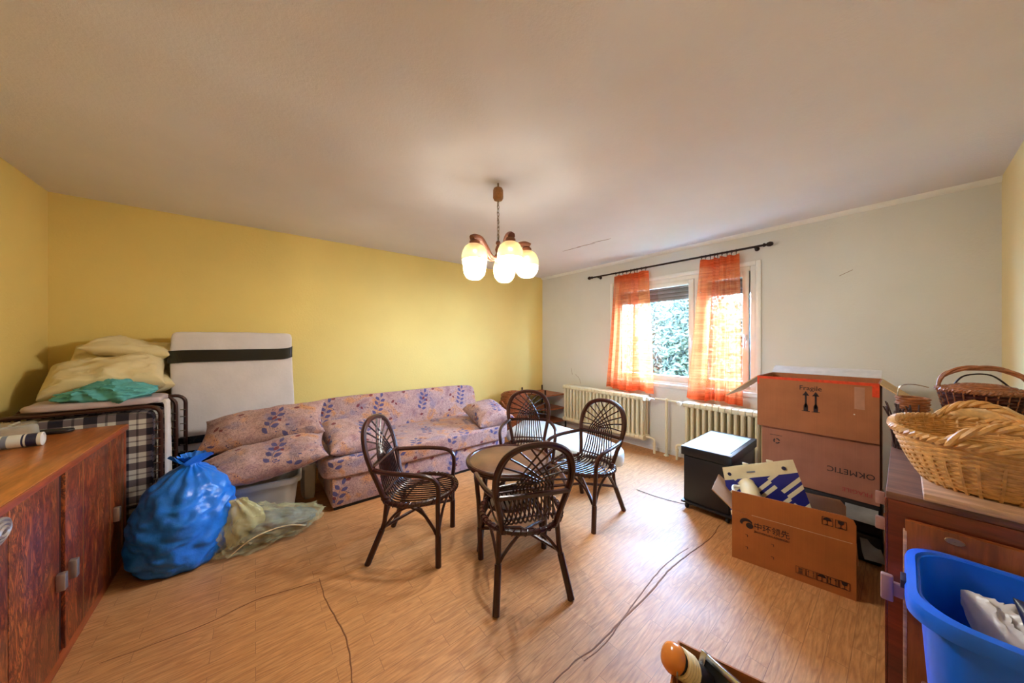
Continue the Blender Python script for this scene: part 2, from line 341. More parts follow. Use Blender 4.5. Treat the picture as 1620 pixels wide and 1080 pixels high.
# ------------------------------------------------------------------ mesh helpers
def cat(pts, n=6, closed=False):
    pts = [Vector(p) for p in pts]; out = []; L = len(pts)
    rng = range(L) if closed else range(L-1)
    for i in rng:
        if closed: a, b, c, d = pts[i-1], pts[i], pts[(i+1) % L], pts[(i+2) % L]
        else: a, b, c, d = pts[max(i-1, 0)], pts[i], pts[i+1], pts[min(i+2, L-1)]
        for k in range(n):
            t = k/n
            out.append(.5*((2*b)+(c-a)*t+(2*a-5*b+4*c-d)*t*t+(3*b-a-3*c+d)*t**3))
    if not closed: out.append(pts[-1])
    return out
def ridge(q, p=5): return (1-min(1, abs(noise.noise(q))*1.6))**p
class B:
    def __init__(s): s.v = []; s.f = []
    def add(s, vs, fs):
        o = len(s.v); s.v += [Vector(v) for v in vs]; s.f += [tuple(i+o for i in f) for f in fs]; return s
    def box(s, c, d, rz=0, bev=0, seg=2, mat=None):
        bm = bmesh.new(); bmesh.ops.create_cube(bm, size=1)
        for v in bm.verts: v.co = Vector((v.co.x*d[0], v.co.y*d[1], v.co.z*d[2]))
        if bev: bmesh.ops.bevel(bm, geom=bm.edges[:], offset=min(bev, min(d)*.49), segments=seg, affect='EDGES', profile=.5)
        R = Matrix.Rotation(rz, 3, 'Z') if mat is None else mat
        bm.verts.index_update()
        s.add([Vector(c)+R@v.co for v in bm.verts], [[v.index for v in f.verts] for f in bm.faces]); bm.free(); return s
    def span(s, a, b, bev=0, seg=2):
        a = Vector(a); b = Vector(b); return s.box((a+b)/2, [abs(x) for x in (b-a)], bev=bev, seg=seg)
    def tube(s, pts, r, seg=8, closed=False, caps=True):
        pts = [Vector(p) for p in pts]; n = len(pts)
        rs = r if isinstance(r, (list, tuple)) else [r]*n
        vs = []; up = None
        for i, p in enumerate(pts):
            if closed: t = pts[(i+1) % n]-pts[i-1]
            else: t = pts[min(i+1, n-1)]-pts[max(i-1, 0)]
            t.normalize()
            if up is None:
                up = Vector((0, 0, 1)) if abs(t.z) < .9 else Vector((1, 0, 0))
            up = up-t*up.dot(t); up.normalize(); sd = t.cross(up)
            for k in range(seg):
                a = 2*PI*k/seg; vs.append(p+(up*math.cos(a)+sd*math.sin(a))*rs[i])
        fs = []
        for i in range(n if closed else n-1):
            j = (i+1) % n
            for k in range(seg):
                l = (k+1) % seg; fs.append((i*seg+k, i*seg+l, j*seg+l, j*seg+k))
        if caps and not closed: fs += [tuple(range(seg)), tuple(range((n-1)*seg+seg-1, (n-1)*seg-1, -1))]
        return s.add(vs, fs)
    def lathe(s, prof, seg=24, c=(0, 0, 0), ax=1, ay=1, mat=None, cap0=False, cap1=False):
        vs = []; c = Vector(c)
        for (r, z) in prof:
            for k in range(seg):
                a = 2*PI*k/seg; v = Vector((r*math.cos(a)*ax, r*math.sin(a)*ay, z)); vs.append(c+(mat@v if mat else v))
        n = len(prof); fs = []
        for i in range(n-1):
            for k in range(seg):
                l = (k+1) % seg; fs.append((i*seg+k, i*seg+l, (i+1)*seg+l, (i+1)*seg+k))
        if cap0: fs.append(tuple(range(seg-1, -1, -1)))
        if cap1: fs.append(tuple(range((n-1)*seg, n*seg)))
        return s.add(vs, fs)
    def grid(s, fn, nu, nv, cu=False):
        vs = [fn(i/(nu if cu else nu-1), j/(nv-1)) for j in range(nv) for i in range(nu)]
        fs = []
        for j in range(nv-1):
            for i in range(nu if cu else nu-1):
                k = (i+1) % nu; fs.append((j*nu+i, j*nu+k, (j+1)*nu+k, (j+1)*nu+i))
        return s.add(vs, fs)
    def prism(s, poly, z0, z1, mat=None, c=(0, 0, 0)):
        n = len(poly); vs = [Vector((x, y, z0)) for x, y in poly]+[Vector((x, y, z1)) for x, y in poly]
        if mat: vs = [mat@v for v in vs]
        vs = [v+Vector(c) for v in vs]
        return s.add(vs, [tuple(range(n-1, -1, -1)), tuple(range(n, 2*n))]+[(i, (i+1) % n, n+(i+1) % n, n+i) for i in range(n)])
    def superell(s, d, e1=.35, e2=.35, nu=40, nv=22, amp=0, fr=6, seed=0, fn=None, crease=0, cf=7):
        def sp(x, e): return math.copysign(abs(x)**e, x)
        vs = []
        for j in range(nv):
            ph = -PI/2+PI*j/(nv-1)
            for i in range(nu):
                th = 2*PI*i/nu
                p = Vector((sp(math.cos(ph), e1)*sp(math.cos(th), e2)*d[0]/2, sp(math.cos(ph), e1)*sp(math.sin(th), e2)*d[1]/2, sp(math.sin(ph), e1)*d[2]/2))
                if amp:
                    q = p*fr+Vector((seed*3.7, seed*1.3, seed)); p = p+p.normalized()*amp*(noise.noise(q)+.5*noise.noise(q*2.1))
                if crease:
                    q = p*cf+Vector((seed, seed*2.7, 3)); q.x *= .55; p = p+p.normalized()*crease*(ridge(q)+.6*ridge(q*1.9+Vector((4, 1, 2)))-.35)
                if fn: p = fn(p)
                vs.append(p)
        fs = [(j*nu+i, j*nu+(i+1) % nu, (j+1)*nu+(i+1) % nu, (j+1)*nu+i) for j in range(nv-1) for i in range(nu)]
        return s.add(vs, fs)
    def pillow(s, L, W, T, n=26, seed=0, amp=.012, pinch=.10, pw=.5, crease=.006, cf=9):
        vs = []; idx = {}
        def pt(u, v, sg):
            x = L/2*u*(1-pinch*(1-v*v)*abs(u)**3); y = W/2*v*(1-pinch*(1-u*u)*abs(v)**3)
            h = T/2*max(0, (1-abs(u)**2.6))**pw*max(0, (1-abs(v)**2.6))**pw
            q = Vector((x*5+seed*4.1, y*5+seed, sg*3))
            h += amp*(noise.noise(q)+.6*noise.noise(q*2.3))*min(1, 4*(1-max(abs(u), abs(v))))
            wr = Vector((x*cf*.6+seed*2.3+.8*noise.noise(q*.7), y*cf*1.3, sg*2+seed)); h += crease*(ridge(wr)+.5*ridge(wr*2.1)-.3)*min(1, 5*(1-max(abs(u), abs(v))))
            return Vector((x, y, sg*h+.15*T*noise.noise(Vector((x*2.5, y*2.5, seed*2.2)))))
        def uvs(k): return math.sin((2*k/(n-1)-1)*PI/2)
        fs = []
        for sg in (1, -1):
            for j in range(n):
                for i in range(n):
                    edge = i in (0, n-1) or j in (0, n-1)
                    key = (i, j, 0 if edge else sg)
                    if key not in idx: idx[key] = len(vs); vs.append(pt(uvs(i), uvs(j), 0 if edge else sg))
            for j in range(n-1):
                for i in range(n-1):
                    q = []
                    for (a, b) in ((i, j), (i+1, j), (i+1, j+1), (i, j+1)):
                        edge = a in (0, n-1) or b in (0, n-1); q.append(idx[(a, b, 0 if edge else sg)])
                    fs.append(tuple(q if sg > 0 else q[::-1]))
        return s.add(vs, fs)
def mesh_of(name, b, uv=False, smooth=35):
    me = bpy.data.meshes.new(name); me.from_pydata([tuple(v) for v in b.v], [], b.f)
    bm = bmesh.new(); bm.from_mesh(me)
    bmesh.ops.remove_doubles(bm, verts=bm.verts, dist=1e-6)
    bmesh.ops.recalc_face_normals(bm, faces=bm.faces); bm.to_mesh(me); bm.free()
    if uv:
        l = me.uv_layers.new(name='UVMap')
        for p in me.polygons:
            n = p.normal; a = max(range(3), key=lambda i: abs(n[i]))
            for li in p.loop_indices:
                c = me.vertices[me.loops[li].vertex_index].co
                l.data[li].uv = ((c.y+.31, c.z+.17) if a == 0 else (c.x, c.z+.05) if a == 1 else (c.x+.13, c.y+.21))
    if smooth:
        me.polygons.foreach_set('use_smooth', [True]*len(me.polygons)); me.set_sharp_from_angle(angle=math.radians(smooth))
    return me
def obj(name, b, mat, parent=None, loc=(0, 0, 0), rot=(0, 0, 0), uv=False, smooth=35, matrix=None, label=None):
    me = b if isinstance(b, bpy.types.Mesh) else mesh_of(name, b, uv, smooth)
    if mat and not me.materials: me.materials.append(M[mat] if isinstance(mat, str) else mat)
    o = bpy.data.objects.new(name, me); COL.objects.link(o)
    if parent: o.parent = parent
    if matrix is not None: o.matrix_local = matrix
    else: o.location = loc; o.rotation_euler = rot
    if label: o['label'] = label
    return o
def thing(name, label, category, loc=(0, 0, 0), rz=0, group=None, rot=None):
    o = bpy.data.objects.new(name, None); COL.objects.link(o); o.empty_display_size = .1
    o.location = loc; o.rotation_euler = rot or (0, 0, rz)
    o['label'] = label; o['category'] = category
    if group: o['group'] = group
    return o
def tag(o, label, category, group=None):
    o['label'] = label; o['category'] = category
    if group: o['group'] = group
    return o
def struct(name, b, mat, label=None, **kw):
    o = obj(name, b, mat, **kw); o['kind'] = 'structure'
    if label: o['label'] = label
    return o
def text_mesh(txt, size, ext=.0006):
    cu = bpy.data.curves.new('lettering', 'FONT'); cu.body = txt; cu.size = size; cu.align_x = 'CENTER'; cu.align_y = 'CENTER'; cu.extrude = ext; cu.resolution_u = 3
    o = bpy.data.objects.new('lettering', cu); COL.objects.link(o); bpy.context.view_layer.update()
    me = bpy.data.meshes.new_from_object(o.evaluated_get(bpy.context.evaluated_depsgraph_get()))
    bpy.data.objects.remove(o); return me
def frame(origin, right, up):
    r = Vector(right).normalized(); u = Vector(up).normalized(); n = r.cross(u)
    m = Matrix((r, u, n)).transposed().to_4x4(); m.translation = origin; return m
def rotm(x, y, z):
    """3x3 from three axis vectors (columns)."""
    return Matrix((x, y, z)).transposed()

# ------------------------------------------------------------------ room shell
X0, X1, Y0, Y1, H = -1.206, 3.95, -.423, 4.022, 2.50
T = .2
fl = struct('floor', B().span((X0-T, Y0-T, -.1), (X1+T, Y1+T, 0)), 'floor', 'wood-printed vinyl sheet floor with lifted seams')
ce = struct('ceiling', B().span((X0-T, Y0-T, H), (X1+T, Y1+T, H+.1)), 'ceiling', 'pale textured papered ceiling')
struct('wall_back', B().span((X0-T, Y1, 0), (X1+T, Y1+T, H)), 'yellow', 'yellow papered wall behind the sofa')
struct('wall_left', B().span((X0-T, Y0-T, 0), (X0, Y1, H)), 'yellow', 'yellow papered wall beside the sideboard')
struct('wall_right', B().span((X0, Y0-T, 0), (X1+T, Y0, H)), 'cream_wall', 'cream papered wall beside the baskets')
WY0, WY1, WZ0, WZ1 = .93, 2.60, .86, 2.17       # window opening
ww = B()
ww.span((X1, Y0, 0), (X1+.26, WY0, H)); ww.span((X1, WY1, 0), (X1+.26, Y1, H))
ww.span((X1, WY0, 0), (X1+.26, WY1, WZ0)); ww.span((X1, WY0, WZ1), (X1+.26, WY1, H))
wwall = struct('wall_window', ww, 'white_wall', 'off-white papered wall with the window')
struct('trim_1', B().prism([(0, 0), (-.035, 0), (-.03, -.012), (-.012, -.03), (0, -.035)], Y0, Y1, mat=rotm((1, 0, 0), (0, 0, 1), (0, 1, 0)), c=(X1, 0, H)), 'white_paint', 'narrow white cove strip between ceiling and window wall')
struct('baseboard_window', B().span((X1-.012, Y0, 0), (X1, Y1, .05)), 'white_wall')
struct('baseboard_back', B().span((X0, Y1-.012, 0), (X1, Y1, .05)), 'yellow')
def wiggle(pts, r, name, mat, parent, z=0, flat=.6):
    path = cat([(x, y, 0) for x, y in pts], 8)
    path = [p+Vector((.004*noise.noise(p*18), .004*noise.noise(p*18+Vector((9, 0, 0))), 0)) for p in path]
    rs = [r*(.55+.45*math.sin(PI*min(1, max(.04, i/(len(path)-1))))) for i in range(len(path))]
    b = B().tube(path, rs, 6)
    for v in b.v: v.z = v.z*flat+z
    return obj(name, b, mat, parent)
for pts, r in (([(.288, 2.139), (.289, 1.99), (.299, 1.866), (.319, 1.719), (.327, 1.608), (.317, 1.488), (.30, 1.36), (.29, 1.1)], .0036),
               ([(2.72, .87), (2.493, .851), (2.208, .875), (1.953, .889), (1.699, .877), (1.534, .876), (1.36, .876), (1.185, .875), (1.053, .892), (.8, .885)], .0046),
               ([(.294, 2.115), (.124, 2.152), (-.011, 2.174), (-.179, 2.144), (-.367, 2.151), (-.52, 2.169)], .003),
               ([(2.25, .905), (1.95, .924), (1.55, .893), (1.25, .857), (1.1, .868)], .0035)):
    wiggle(pts, r, 'floor_seam', 'seam', fl)
for k in range(3):
    wiggle([(2.97, 2.66-.22*k), (2.975+.01*k, 2.52-.22*k), (2.985+.012*k, 2.40-.2*k)], .006, 'ceiling_crack', 'seam', ce, H, .4)
for pts in ([(3.9490, 3.28, .86), (3.949, 3.2, .80), (3.949, 3.17, .72)], [(3.949, 3.36, .95), (3.949, 3.34, .85)], [(3.949, .35, 1.95), (3.949, .27, 1.99)]):
    obj('wall_scratch', B().tube(cat(pts, 4), .0018, 5), 'seam', wwall)

# ------------------------------------------------------------------ window, shutter, sill
wf = thing('window_1', 'white two-sash window with roller shutter part-way down', 'window', (X1, 0, 0)); wf['kind'] = 'structure'; del wf['category']
def rect_ring(b, y0, y1, z0, z1, t, xa, xb, bev=.006):
    b.span((xa, y0, z0), (xb, y0+t, z1), bev); b.span((xa, y1-t, z0), (xb, y1, z1), bev)
    b.span((xa, y0+t, z0), (xb, y1-t, z0+t), bev); b.span((xa, y0+t, z1-t), (xb, y1-t, z1), bev); return b
obj('casing', rect_ring(B(), WY0-.035, WY1+.035, WZ0-.02, WZ1+.03, .045, -.018, .004), 'white_paint', wf)
obj('frame', rect_ring(B(), WY0, WY1, WZ0, WZ1, .06, .01, .09), 'white_paint', wf)
obj('mullion', B().span((.005, 1.45, WZ0+.05), (.085, 1.525, WZ1-.05), .006), 'white_paint', wf)
for (a, c) in ((1.53, 2.535), (1.0, 1.445)):
    s = obj('sash', rect_ring(B(), a, c, WZ0+.045, WZ1-.06, .058, .0, .06, .008), 'white_paint', wf)
    obj('pane', B().span((.028, a+.055, WZ0+.1), (.034, c-.055, WZ1-.115)), 'glass', s)
    obj('window_handle', B().box((-.012, a+.028, 1.42), (.02, .022, .06), bev=.004).tube([(-.02, a+.028, 1.42), (-.045, a+.028, 1.42), (-.045, a+.028, 1.31)], .007, 8), 'white_paint', s)
sh = obj('roller_shutter', B().span((.13, WY0+.02, 1.90), (.142, WY1-.02, WZ1)), plain('shutter_backing', lin(96, 84, 74), .7), wf)
for k in range(6):
    obj('shutter_slat', B().span((.118, WY0+.02, 1.895+k*.048), (.132, WY1-.02, 1.939+k*.048), .005), plain('grey_brown_slat', lin(112, 98, 86), .6) if k == 0 else bpy.data.materials['grey_brown_slat'], sh)
obj('window_sill', B().span((-.05, WY0-.06, WZ0-.045), (.26, WY1+.06, WZ0), .01), 'white_paint', wf)
# ------------------------------------------------------------------ outdoors
struct('lawn', B().span((X1+.3, -14, -1.2), (40, 30, -1.0)), 'grass', 'lawn outside the window')
def tree(loc, rx, rz, h, n, label, seed):
    rnd = random.Random(seed)
    t = thing('garden_tree', label, 'tree', loc, group='trees outside the window')
    obj('trunk', B().tube(cat([(0, 0, 0), (.05, .02, h*.35), (-.04, .06, h*.8)], 5), [.17-.1*i/10 for i in range(11)], 9), 'bark', t)
    b = B()
    for i in range(n):
        d = Vector((rnd.gauss(0, 1), rnd.gauss(0, 1), rnd.gauss(0, 1))).normalized()*(rnd.random()**.33)
        c = Vector((d.x*rx, d.y*rx, h+d.z*rz)); c += .35*Vector((noise.noise(c*1.3), noise.noise(c*1.3+Vector((5, 0, 0))), noise.noise(c*1.3+Vector((0, 7, 0)))))
        a = Vector((rnd.gauss(0, 1), rnd.gauss(0, 1), rnd.gauss(0, 1))).normalized(); e = a.orthogonal().normalized(); s = rnd.uniform(.05, .095)
        b.add([c-a*s, c+e*s*.45+a.cross(e)*s*.1, c+a*s, c-e*s*.45+a.cross(e)*s*.1], [(0, 1, 2, 3)])
    f = obj('foliage', b, 'leaf', t, smooth=0); f['kind'] = 'stuff'
tree((9.2, 3.9, -1.0), 1.75, 2.0, 2.25, 30000, 'broad leafy green tree filling the middle of the window view', 1)
tree((9.6, 8.0, -1.0), 1.75, 1.9, 2.2, 16000, 'green leafy tree seen behind the left curtain', 2)
tree((9.4, -.1, -1.0), 1.7, 1.9, 2.1, 14000, 'green leafy tree seen behind the right curtain', 3)

# ------------------------------------------------------------------ curtain rod and curtains
rod = thing('curtain_rod', 'dark wooden curtain rod with knob finials above the window', 'curtain rod', (3.875, 0, 2.325))
obj('pole', B().tube([(0, .86, 0), (0, 2.9, 0)], .011, 10), 'iron', rod)
for s, y in ((-1, .86), (1, 2.9)):
    R = rotm((1, 0, 0), (0, 0, s), (0, s, 0))
    obj('finial', B().lathe([(.001, .075), (.016, .07), (.024, .05), (.02, .03), (.01, .018), (.018, .008), (.018, -.004), (.008, -.006)], 14, (0, y, 0), mat=R), 'iron', rod)
for y in (.93, 2.80):
    obj('bracket', B().tube([(.075, y, -.01), (.03, y, -.012), (0, y, -.012)], .008, 8).lathe([(.001, 0), (.022, 0), (.02, .012), (.001, .012)], 12, (.075, y, -.01), mat=rotm((0, 1, 0), (0, 0, 1), (-1, 0, 0))), 'iron', rod)
ring_me = mesh_of('curtain_ring', B().tube([(.018*math.cos(a)*.0, .0+.016*math.sin(a), .016*math.cos(a)) for a in [2*PI*k/14 for k in range(14)]], .003, 5, closed=True))
for v in ring_me.vertices: v.co = Vector((v.co.y, v.co.x, v.co.z))
def curtain(label, ty0, ty1, by0, by1, zt, zb, folds, seed, dense):
    c = thing('curtain', label, 'curtain', (3.875, 0, 0), group='orange sheer curtains')
    def fn(u, v):
        # folds bunched where `dense` sits; u along the width, v from top to bottom
        k = u+.07*math.sin(2*PI*u+dense*6)
        wv = math.sin(2*PI*folds*k+seed)+.4*math.sin(2*PI*folds*2.3*k+seed*2)
        a = .013+.016*v
        y = (ty0+(ty1-ty0)*u)*(1-v)+(by0+(by1-by0)*u)*v
        loc = math.exp(-((u-dense)/.13)**2)
        y += (dense-u)*.45*loc*(ty1-ty0)
        hem = .012*math.sin(9*u+seed)*v**3
        return Vector((wv*a*(1+1.3*loc)-.004-.03*v*v, y, zt+(zb-zt)*v+hem+.006*math.sin(2*PI*folds*k)*(1-v)))
    obj('cloth', B().grid(fn, 130, 46), 'sheer', c, smooth=80)
    def hemfn(u, v):
        p = fn(u, .955+.045*v); p.x -= .002; return p
    obj('hem', B().grid(hemfn, 110, 4), 'sheer', c, smooth=80)
    def topfn(u, v):
        p = fn(u, .055*v); p.x -= .002; return p
    obj('header_tape', B().grid(topfn, 110, 4), 'sheer', c, smooth=80)
    n = 9
    for k in range(n):
        p = fn((k+.3)/n, 0); obj('curtain_ring', ring_me, 'iron', c, (0, p.y, 2.321))
        obj('ring_clip', B().box((p.x*.5, p.y, (2.305+p.z)/2), (.006, .006, max(.012, 2.307-p.z)), bev=.002), 'iron', c)
curtain('orange sheer curtain hanging at the left side of the window', 2.52, 2.03, 2.63, 1.95, 2.285, .735, 5, 1.2, .62)
curtain('orange sheer curtain at the right side of the window nearest the box stack', 1.43, 1.06, 1.56, 1.02, 2.285, .735, 4, 2.6, .42)

# ------------------------------------------------------------------ radiators and pipes
def section_mesh(p):
    b = B(); zt, zb = .70, .145
    for x in (-.055, 0, .055):
        b.tube([(x, 0, zb+.03), (x, 0, zt-.03)], .0175, 8)
    prof = [(-.083, .03), (-.078, .012), (-.06, 0), (.06, 0), (.078, .012), (.083, .03), (.078, .052), (.06, .06), (-.06, .06), (-.078, .052)]
    for z in (zb, zt-.06):
        b.prism(prof, -p*.46, p*.46, mat=rotm((1, 0, 0), (0, 0, 1), (0, 1, 0)), c=(0, 0, z))
    return mesh_of('section', b, smooth=50)
def radiator(label, y0, y1, n):
    p = (y1-y0)/n
    r = thing('radiator', label, 'radiator', (3.82, 0, 0), group='ribbed radiators under the window')
    me = section_mesh(p)
    for k in range(n): obj('section', me, 'cream_paint', r, (0, y0+p*(k+.5), 0))
    return r
r1 = radiator('long cream ribbed radiator between the corner rack and the pipes', 2.03, 3.36, 22)
r2 = radiator('shorter cream ribbed radiator behind the black cabinet', .80, 1.56, 13)
for r, ya, yb in ((r1, 2.03, 1.93), (r2, 1.56, 1.66)):
    obj('valve', B().tube([(0, ya, .67), (0, yb, .67)], .011, 8).lathe([(.001, 0), (.02, .002), (.024, .02), (.022, .045), (.001, .05)], 12, (-.02, (ya+yb)/2, .67), mat=rotm((0, 1, 0), (0, 0, 1), (-1, 0, 0))), 'white_paint', r)
    obj('return_pipe', B().tube(cat([(0, ya, .185), (0, (ya+yb)/2, .185), (0, yb, .165), (0, yb, .1), (0, yb, 0)], 4), .014, 8).tube([(0, yb, .10), (0, yb, .135)], .02, 8), 'cream_paint', r)
for x in (-.03,):
    for r, y in ((r1, 3.0), (r1, 2.4), (r2, 1.3)):
        obj('wall_bracket', B().span((.02, y-.008, .2), (.125, y+.008, .215)), 'cream_paint', r)
hp = thing('heating_pipe', 'cream heating pipes rising from the floor between the radiators', 'pipe', (3.86, 0, 0))
obj('riser', B().tube([(0, 1.80, 0), (0, 1.80, .69)], .016, 10), 'cream_paint', hp)
obj('cross_pipe', B().tube([(0, 1.94, .67), (0, 1.65, .67)], .012, 8), 'cream_paint', hp)
obj('floor_collar', B().lathe([(.03, 0), (.028, .012), (.017, .015)], 12, (0, 1.80, 0)), 'cream_paint', hp)

# ------------------------------------------------------------------ chandelier
CH = Vector((1.336, 1.806, 0))
ch = thing('chandelier', 'five-arm chandelier with glowing glass shades hanging on a chain', 'chandelier', CH+Vector((0, 0, 1.99)))
obj('ceiling_hook', B().tube([(0, 0, .51), (0, 0, .46)], .006, 8), 'brass', ch)
obj('canopy', B().lathe([(.001, .475), (.03, .473), (.036, .46), (.037, .405), (.03, .392), (.001, .39)], 18), 'canopy_wood', ch)
cb = B(); z = .385; k = 0
while z > .11:
    L = .034; pts = []
    for i in range(10):
        a = 2*PI*i/10; u = .008*math.cos(a); q = z-L/2+L/2*math.sin(a)
        pts.append((u, 0, q) if k % 2 else (0, u, q))
    cb.tube(pts, .0022, 5, closed=True); z -= .026; k += 1
cb.tube([(.004, .004, .39), (-.005, .004, .3), (.005, -.004, .2), (0, 0, .09)], .002, 5)
obj('chain', cb, 'brass', ch)
obj('hub', B().lathe([(.001, .10), (.014, .098), (.018, .085), (.01, .072), (.016, .06), (.022, .04), (.015, .015), (.024, .0), (.03, -.02), (.022, -.045), (.01, -.055), (.001, -.06)], 18), 'lamp_wood', ch)
SC = [(.030, 0), (.052, -.006), (.070, -.026), (.082, -.055), (.087, -.085), (.083, -.104)]
SB = [(.070, -.100), (.077, -.108), (.080, -.118)]
for i in range(1, 9): SB.append((.080-.00042*i*i+(.0026 if i % 2 else -.0014), -.118-.0072*i))
SB += [(.044, -.184), (.034, -.187)]
for k in range(5):
    a = math.radians(-39+223+72*k); d = Vector((math.cos(a), math.sin(a), 0))
    path = cat([d*.015+Vector((0, 0, -.02)), d*.06+Vector((0, 0, -.022)), d*.105+Vector((0, 0, .03)), d*.15+Vector((0, 0, .078)), d*.195+Vector((0, 0, .085)), d*.225+Vector((0, 0, .07))], 4)
    n = len(path)
    ab = B()
    ab.tube(path, [.013+.013*i/n for i in range(n)], 8)
    arm = obj('arm', ab, 'lamp_wood', ch, smooth=60)
    c = d*.205
    obj('shade_cap', B().lathe([(.001, .07), (.02, .068), (.034, .055), (.036, .035), (.03, .028)], 16, c), 'lamp_wood', arm)
    obj('shade_dome', B().lathe(SC, 24, c+Vector((0, 0, .036))), 'shade_dome', ch, smooth=60)
    obj('shade_bowl', B().lathe(SB, 24, c+Vector((0, 0, .036))), 'shade_bowl', ch, smooth=60)
    obj('shade_collar', B().tube([c+Vector((.0845*math.cos(q), .0845*math.sin(q), -.068)) for q in [2*PI*j/24 for j in range(24)]], .0028, 5, closed=True), 'canopy_wood', ch)
    obj('bulb', B().superell((.046, .046, .06), 1, 1, 10, 8), 'bulb', ch, c+Vector((0, 0, -.092)))

# ------------------------------------------------------------------ rattan armchairs
def chair_meshes():
    P = []
    hy = [(.150, .36), (.172, .47), (.196, .57), (.210, .66), (.200, .74), (.162, .812), (.09, .853), (0, .865)]
    def hx(z): return -.185-(z-.38)*.30
    half = [(hx(z), y, z) for y, z in hy]
    loop = half+[(x, -y, z) for x, y, z in half[-2::-1]]
    P.append(('back_hoop', mesh_of('back_hoop', B().tube(cat(loop, 5), .0155, 8)), 'rattan'))
    P.append(('inner_hoop', mesh_of('inner_hoop', B().tube(cat([(x+.006, y*.92, z-.012) for x, y, z in loop], 5), .007, 6)), 'rattan'))
    rim = [(.235*math.cos(a)+.0, .232*math.sin(a)*(1-.06*math.cos(a)), .385+.012*math.cos(a)) for a in [2*PI*k/32 for k in range(32)]]
    P.append(('seat_rim', mesh_of('seat_rim', B().tube(rim, .0145, 8, closed=True)), 'rattan'))
    wrap = B(); pts = []      # one long winding of split cane round the rim
    for k in range(44*8):
        a = 2*PI*k/(44*8); t = 2*PI*k/8; c = Vector((.235*math.cos(a), .232*math.sin(a)*(1-.06*math.cos(a)), .385+.012*math.cos(a)))
        pts.append(c+(Vector((math.cos(a), math.sin(a), 0))*math.cos(t)+Vector((0, 0, 1))*math.sin(t))*.0165)
    wrap.tube(pts, .0032, 4, closed=True)
    P.append(('rim_binding', mesh_of('rim_binding', wrap), 'rattan'))
    n = 12
    for i in range(n):
        y = -.165+.33*i/(n-1); s = -1 if y > 0 else 1
        j = abs(y)/.165
        phi = math.radians(104-92*j)*s
        end = Vector((0, .197*math.sin(phi), .662+.194*math.cos(phi))); end.x = hx(end.z)+.004
        xf = .228*math.sqrt(max(0, 1-(y/.225)**2))
        yb = y*.66
        pts = [(xf, y, .394), (xf*.5, y, .376), (-.04, y, .366), (-.13, y*.93, .372), (-.178, y*.82, .41), (-.212, y*.75, .48), (hx(.59)+.012, yb, .59), (hx(.635)+.010, yb*.93, .635)]
        m = Vector(pts[-1])*.55+end*.45; m.z += .012; m.x = hx(m.z)+.006
        pts += [tuple(m), tuple(end)]
        P.append(('cane_rod', mesh_of('cane_rod', B().tube(cat(pts, 4), .0054, 6)), 'rattan_seat'))
    for z, rr in ((.425, .006), (.60, .0065)):
        wdt = .155 if z < .5 else .195
        P.append(('back_binding', mesh_of('back_binding', B().tube(cat([(hx(z)+.018, -wdt, z), (hx(z)+.016, 0, z+.004), (hx(z)+.018, wdt, z)], 6), rr, 6)), 'rattan'))
    for s in (1, -1):
        fl_ = [(.172, s*.212, 0), (.172, s*.218, .2), (.172, s*.228, .39)]
        P.append(('leg', mesh_of('leg', B().tube(cat(fl_, 3), .0145, 8).tube([(.172, s*.212, 0), (.172, s*.218, .2)], .0185, 10)), 'rattan'))
        rl = [(-.165, s*.165, .40), (-.172, s*.17, .30), (-.188, s*.176, .21), (-.27, s*.205, 0)]
        P.append(('leg', mesh_of('leg', B().tube(cat(rl, 4), .0145, 8).tube([(-.19, s*.177, .205), (-.27, s*.205, .003)], .0185, 10)), 'rattan'))
        arm = [(.172, s*.228, .385), (.178, s*.236, .47), (.165, s*.244, .53), (.115, s*.25, .563), (0, s*.248, .575), (-.14, s*.228, .577), (hx(.58)-.01, s*.19, .582)]
        P.append(('armrest', mesh_of('armrest', B().tube(cat(arm, 5), .0145, 8)), 'rattan'))
    P.append(('back_rail', mesh_of('back_rail', B().tube(cat([(hx(.58)-.012, .195, .583), (hx(.58)-.024, 0, .586), (hx(.58)-.012, -.195, .583)], 5), .013, 8)), 'rattan'))
    for s in (1, -1):
        P.append(('stretcher', mesh_of('stretcher', B().tube([(.172, s*.218, .195), (0, 0, .25+.014*s), (-.186, -s*.176, .215)], .0105, 7)), 'rattan'))
        P.append(('brace', mesh_of('brace', B().tube(cat([(.168, s*.216, .18), (.10, s*.214, .30), (0, s*.21, .362), (-.10, s*.19, .31), (-.184, s*.178, .205)], 4), .0085, 6)), 'rattan'))
    P.append(('brace', mesh_of('brace', B().tube(cat([(.17, .214, .18), (.18, .13, .31), (.195, 0, .365), (.18, -.13, .31), (.17, -.214, .18)], 4), .0085, 6)), 'rattan'))
    P.append(('brace', mesh_of('brace', B().tube(cat([(-.188, .176, .20), (-.18, .1, .30), (-.18, 0, .36), (-.18, -.1, .30), (-.188, -.176, .20)], 4), .0085, 6)), 'rattan'))
    return P
CHP = chair_meshes()
def chair(x, y, deg, label):
    t = thing('rattan_armchair', label, 'chair', (x, y, 0), math.radians(deg), group='rattan armchairs round the table')
    for nm, me, mt in CHP: obj(nm, me, mt, t)
chair(.875, 2.065, -40, 'dark rattan armchair side-on in front of the sofa, leftmost of four')
chair(1.235, 1.445, 65.5, 'dark rattan armchair nearest the camera with its back turned')
chair(2.055, 1.625, 183, 'dark rattan armchair at the right of the round table, facing left')
chair(1.985, 2.215, 227, 'dark rattan armchair beyond the round table, facing the camera')

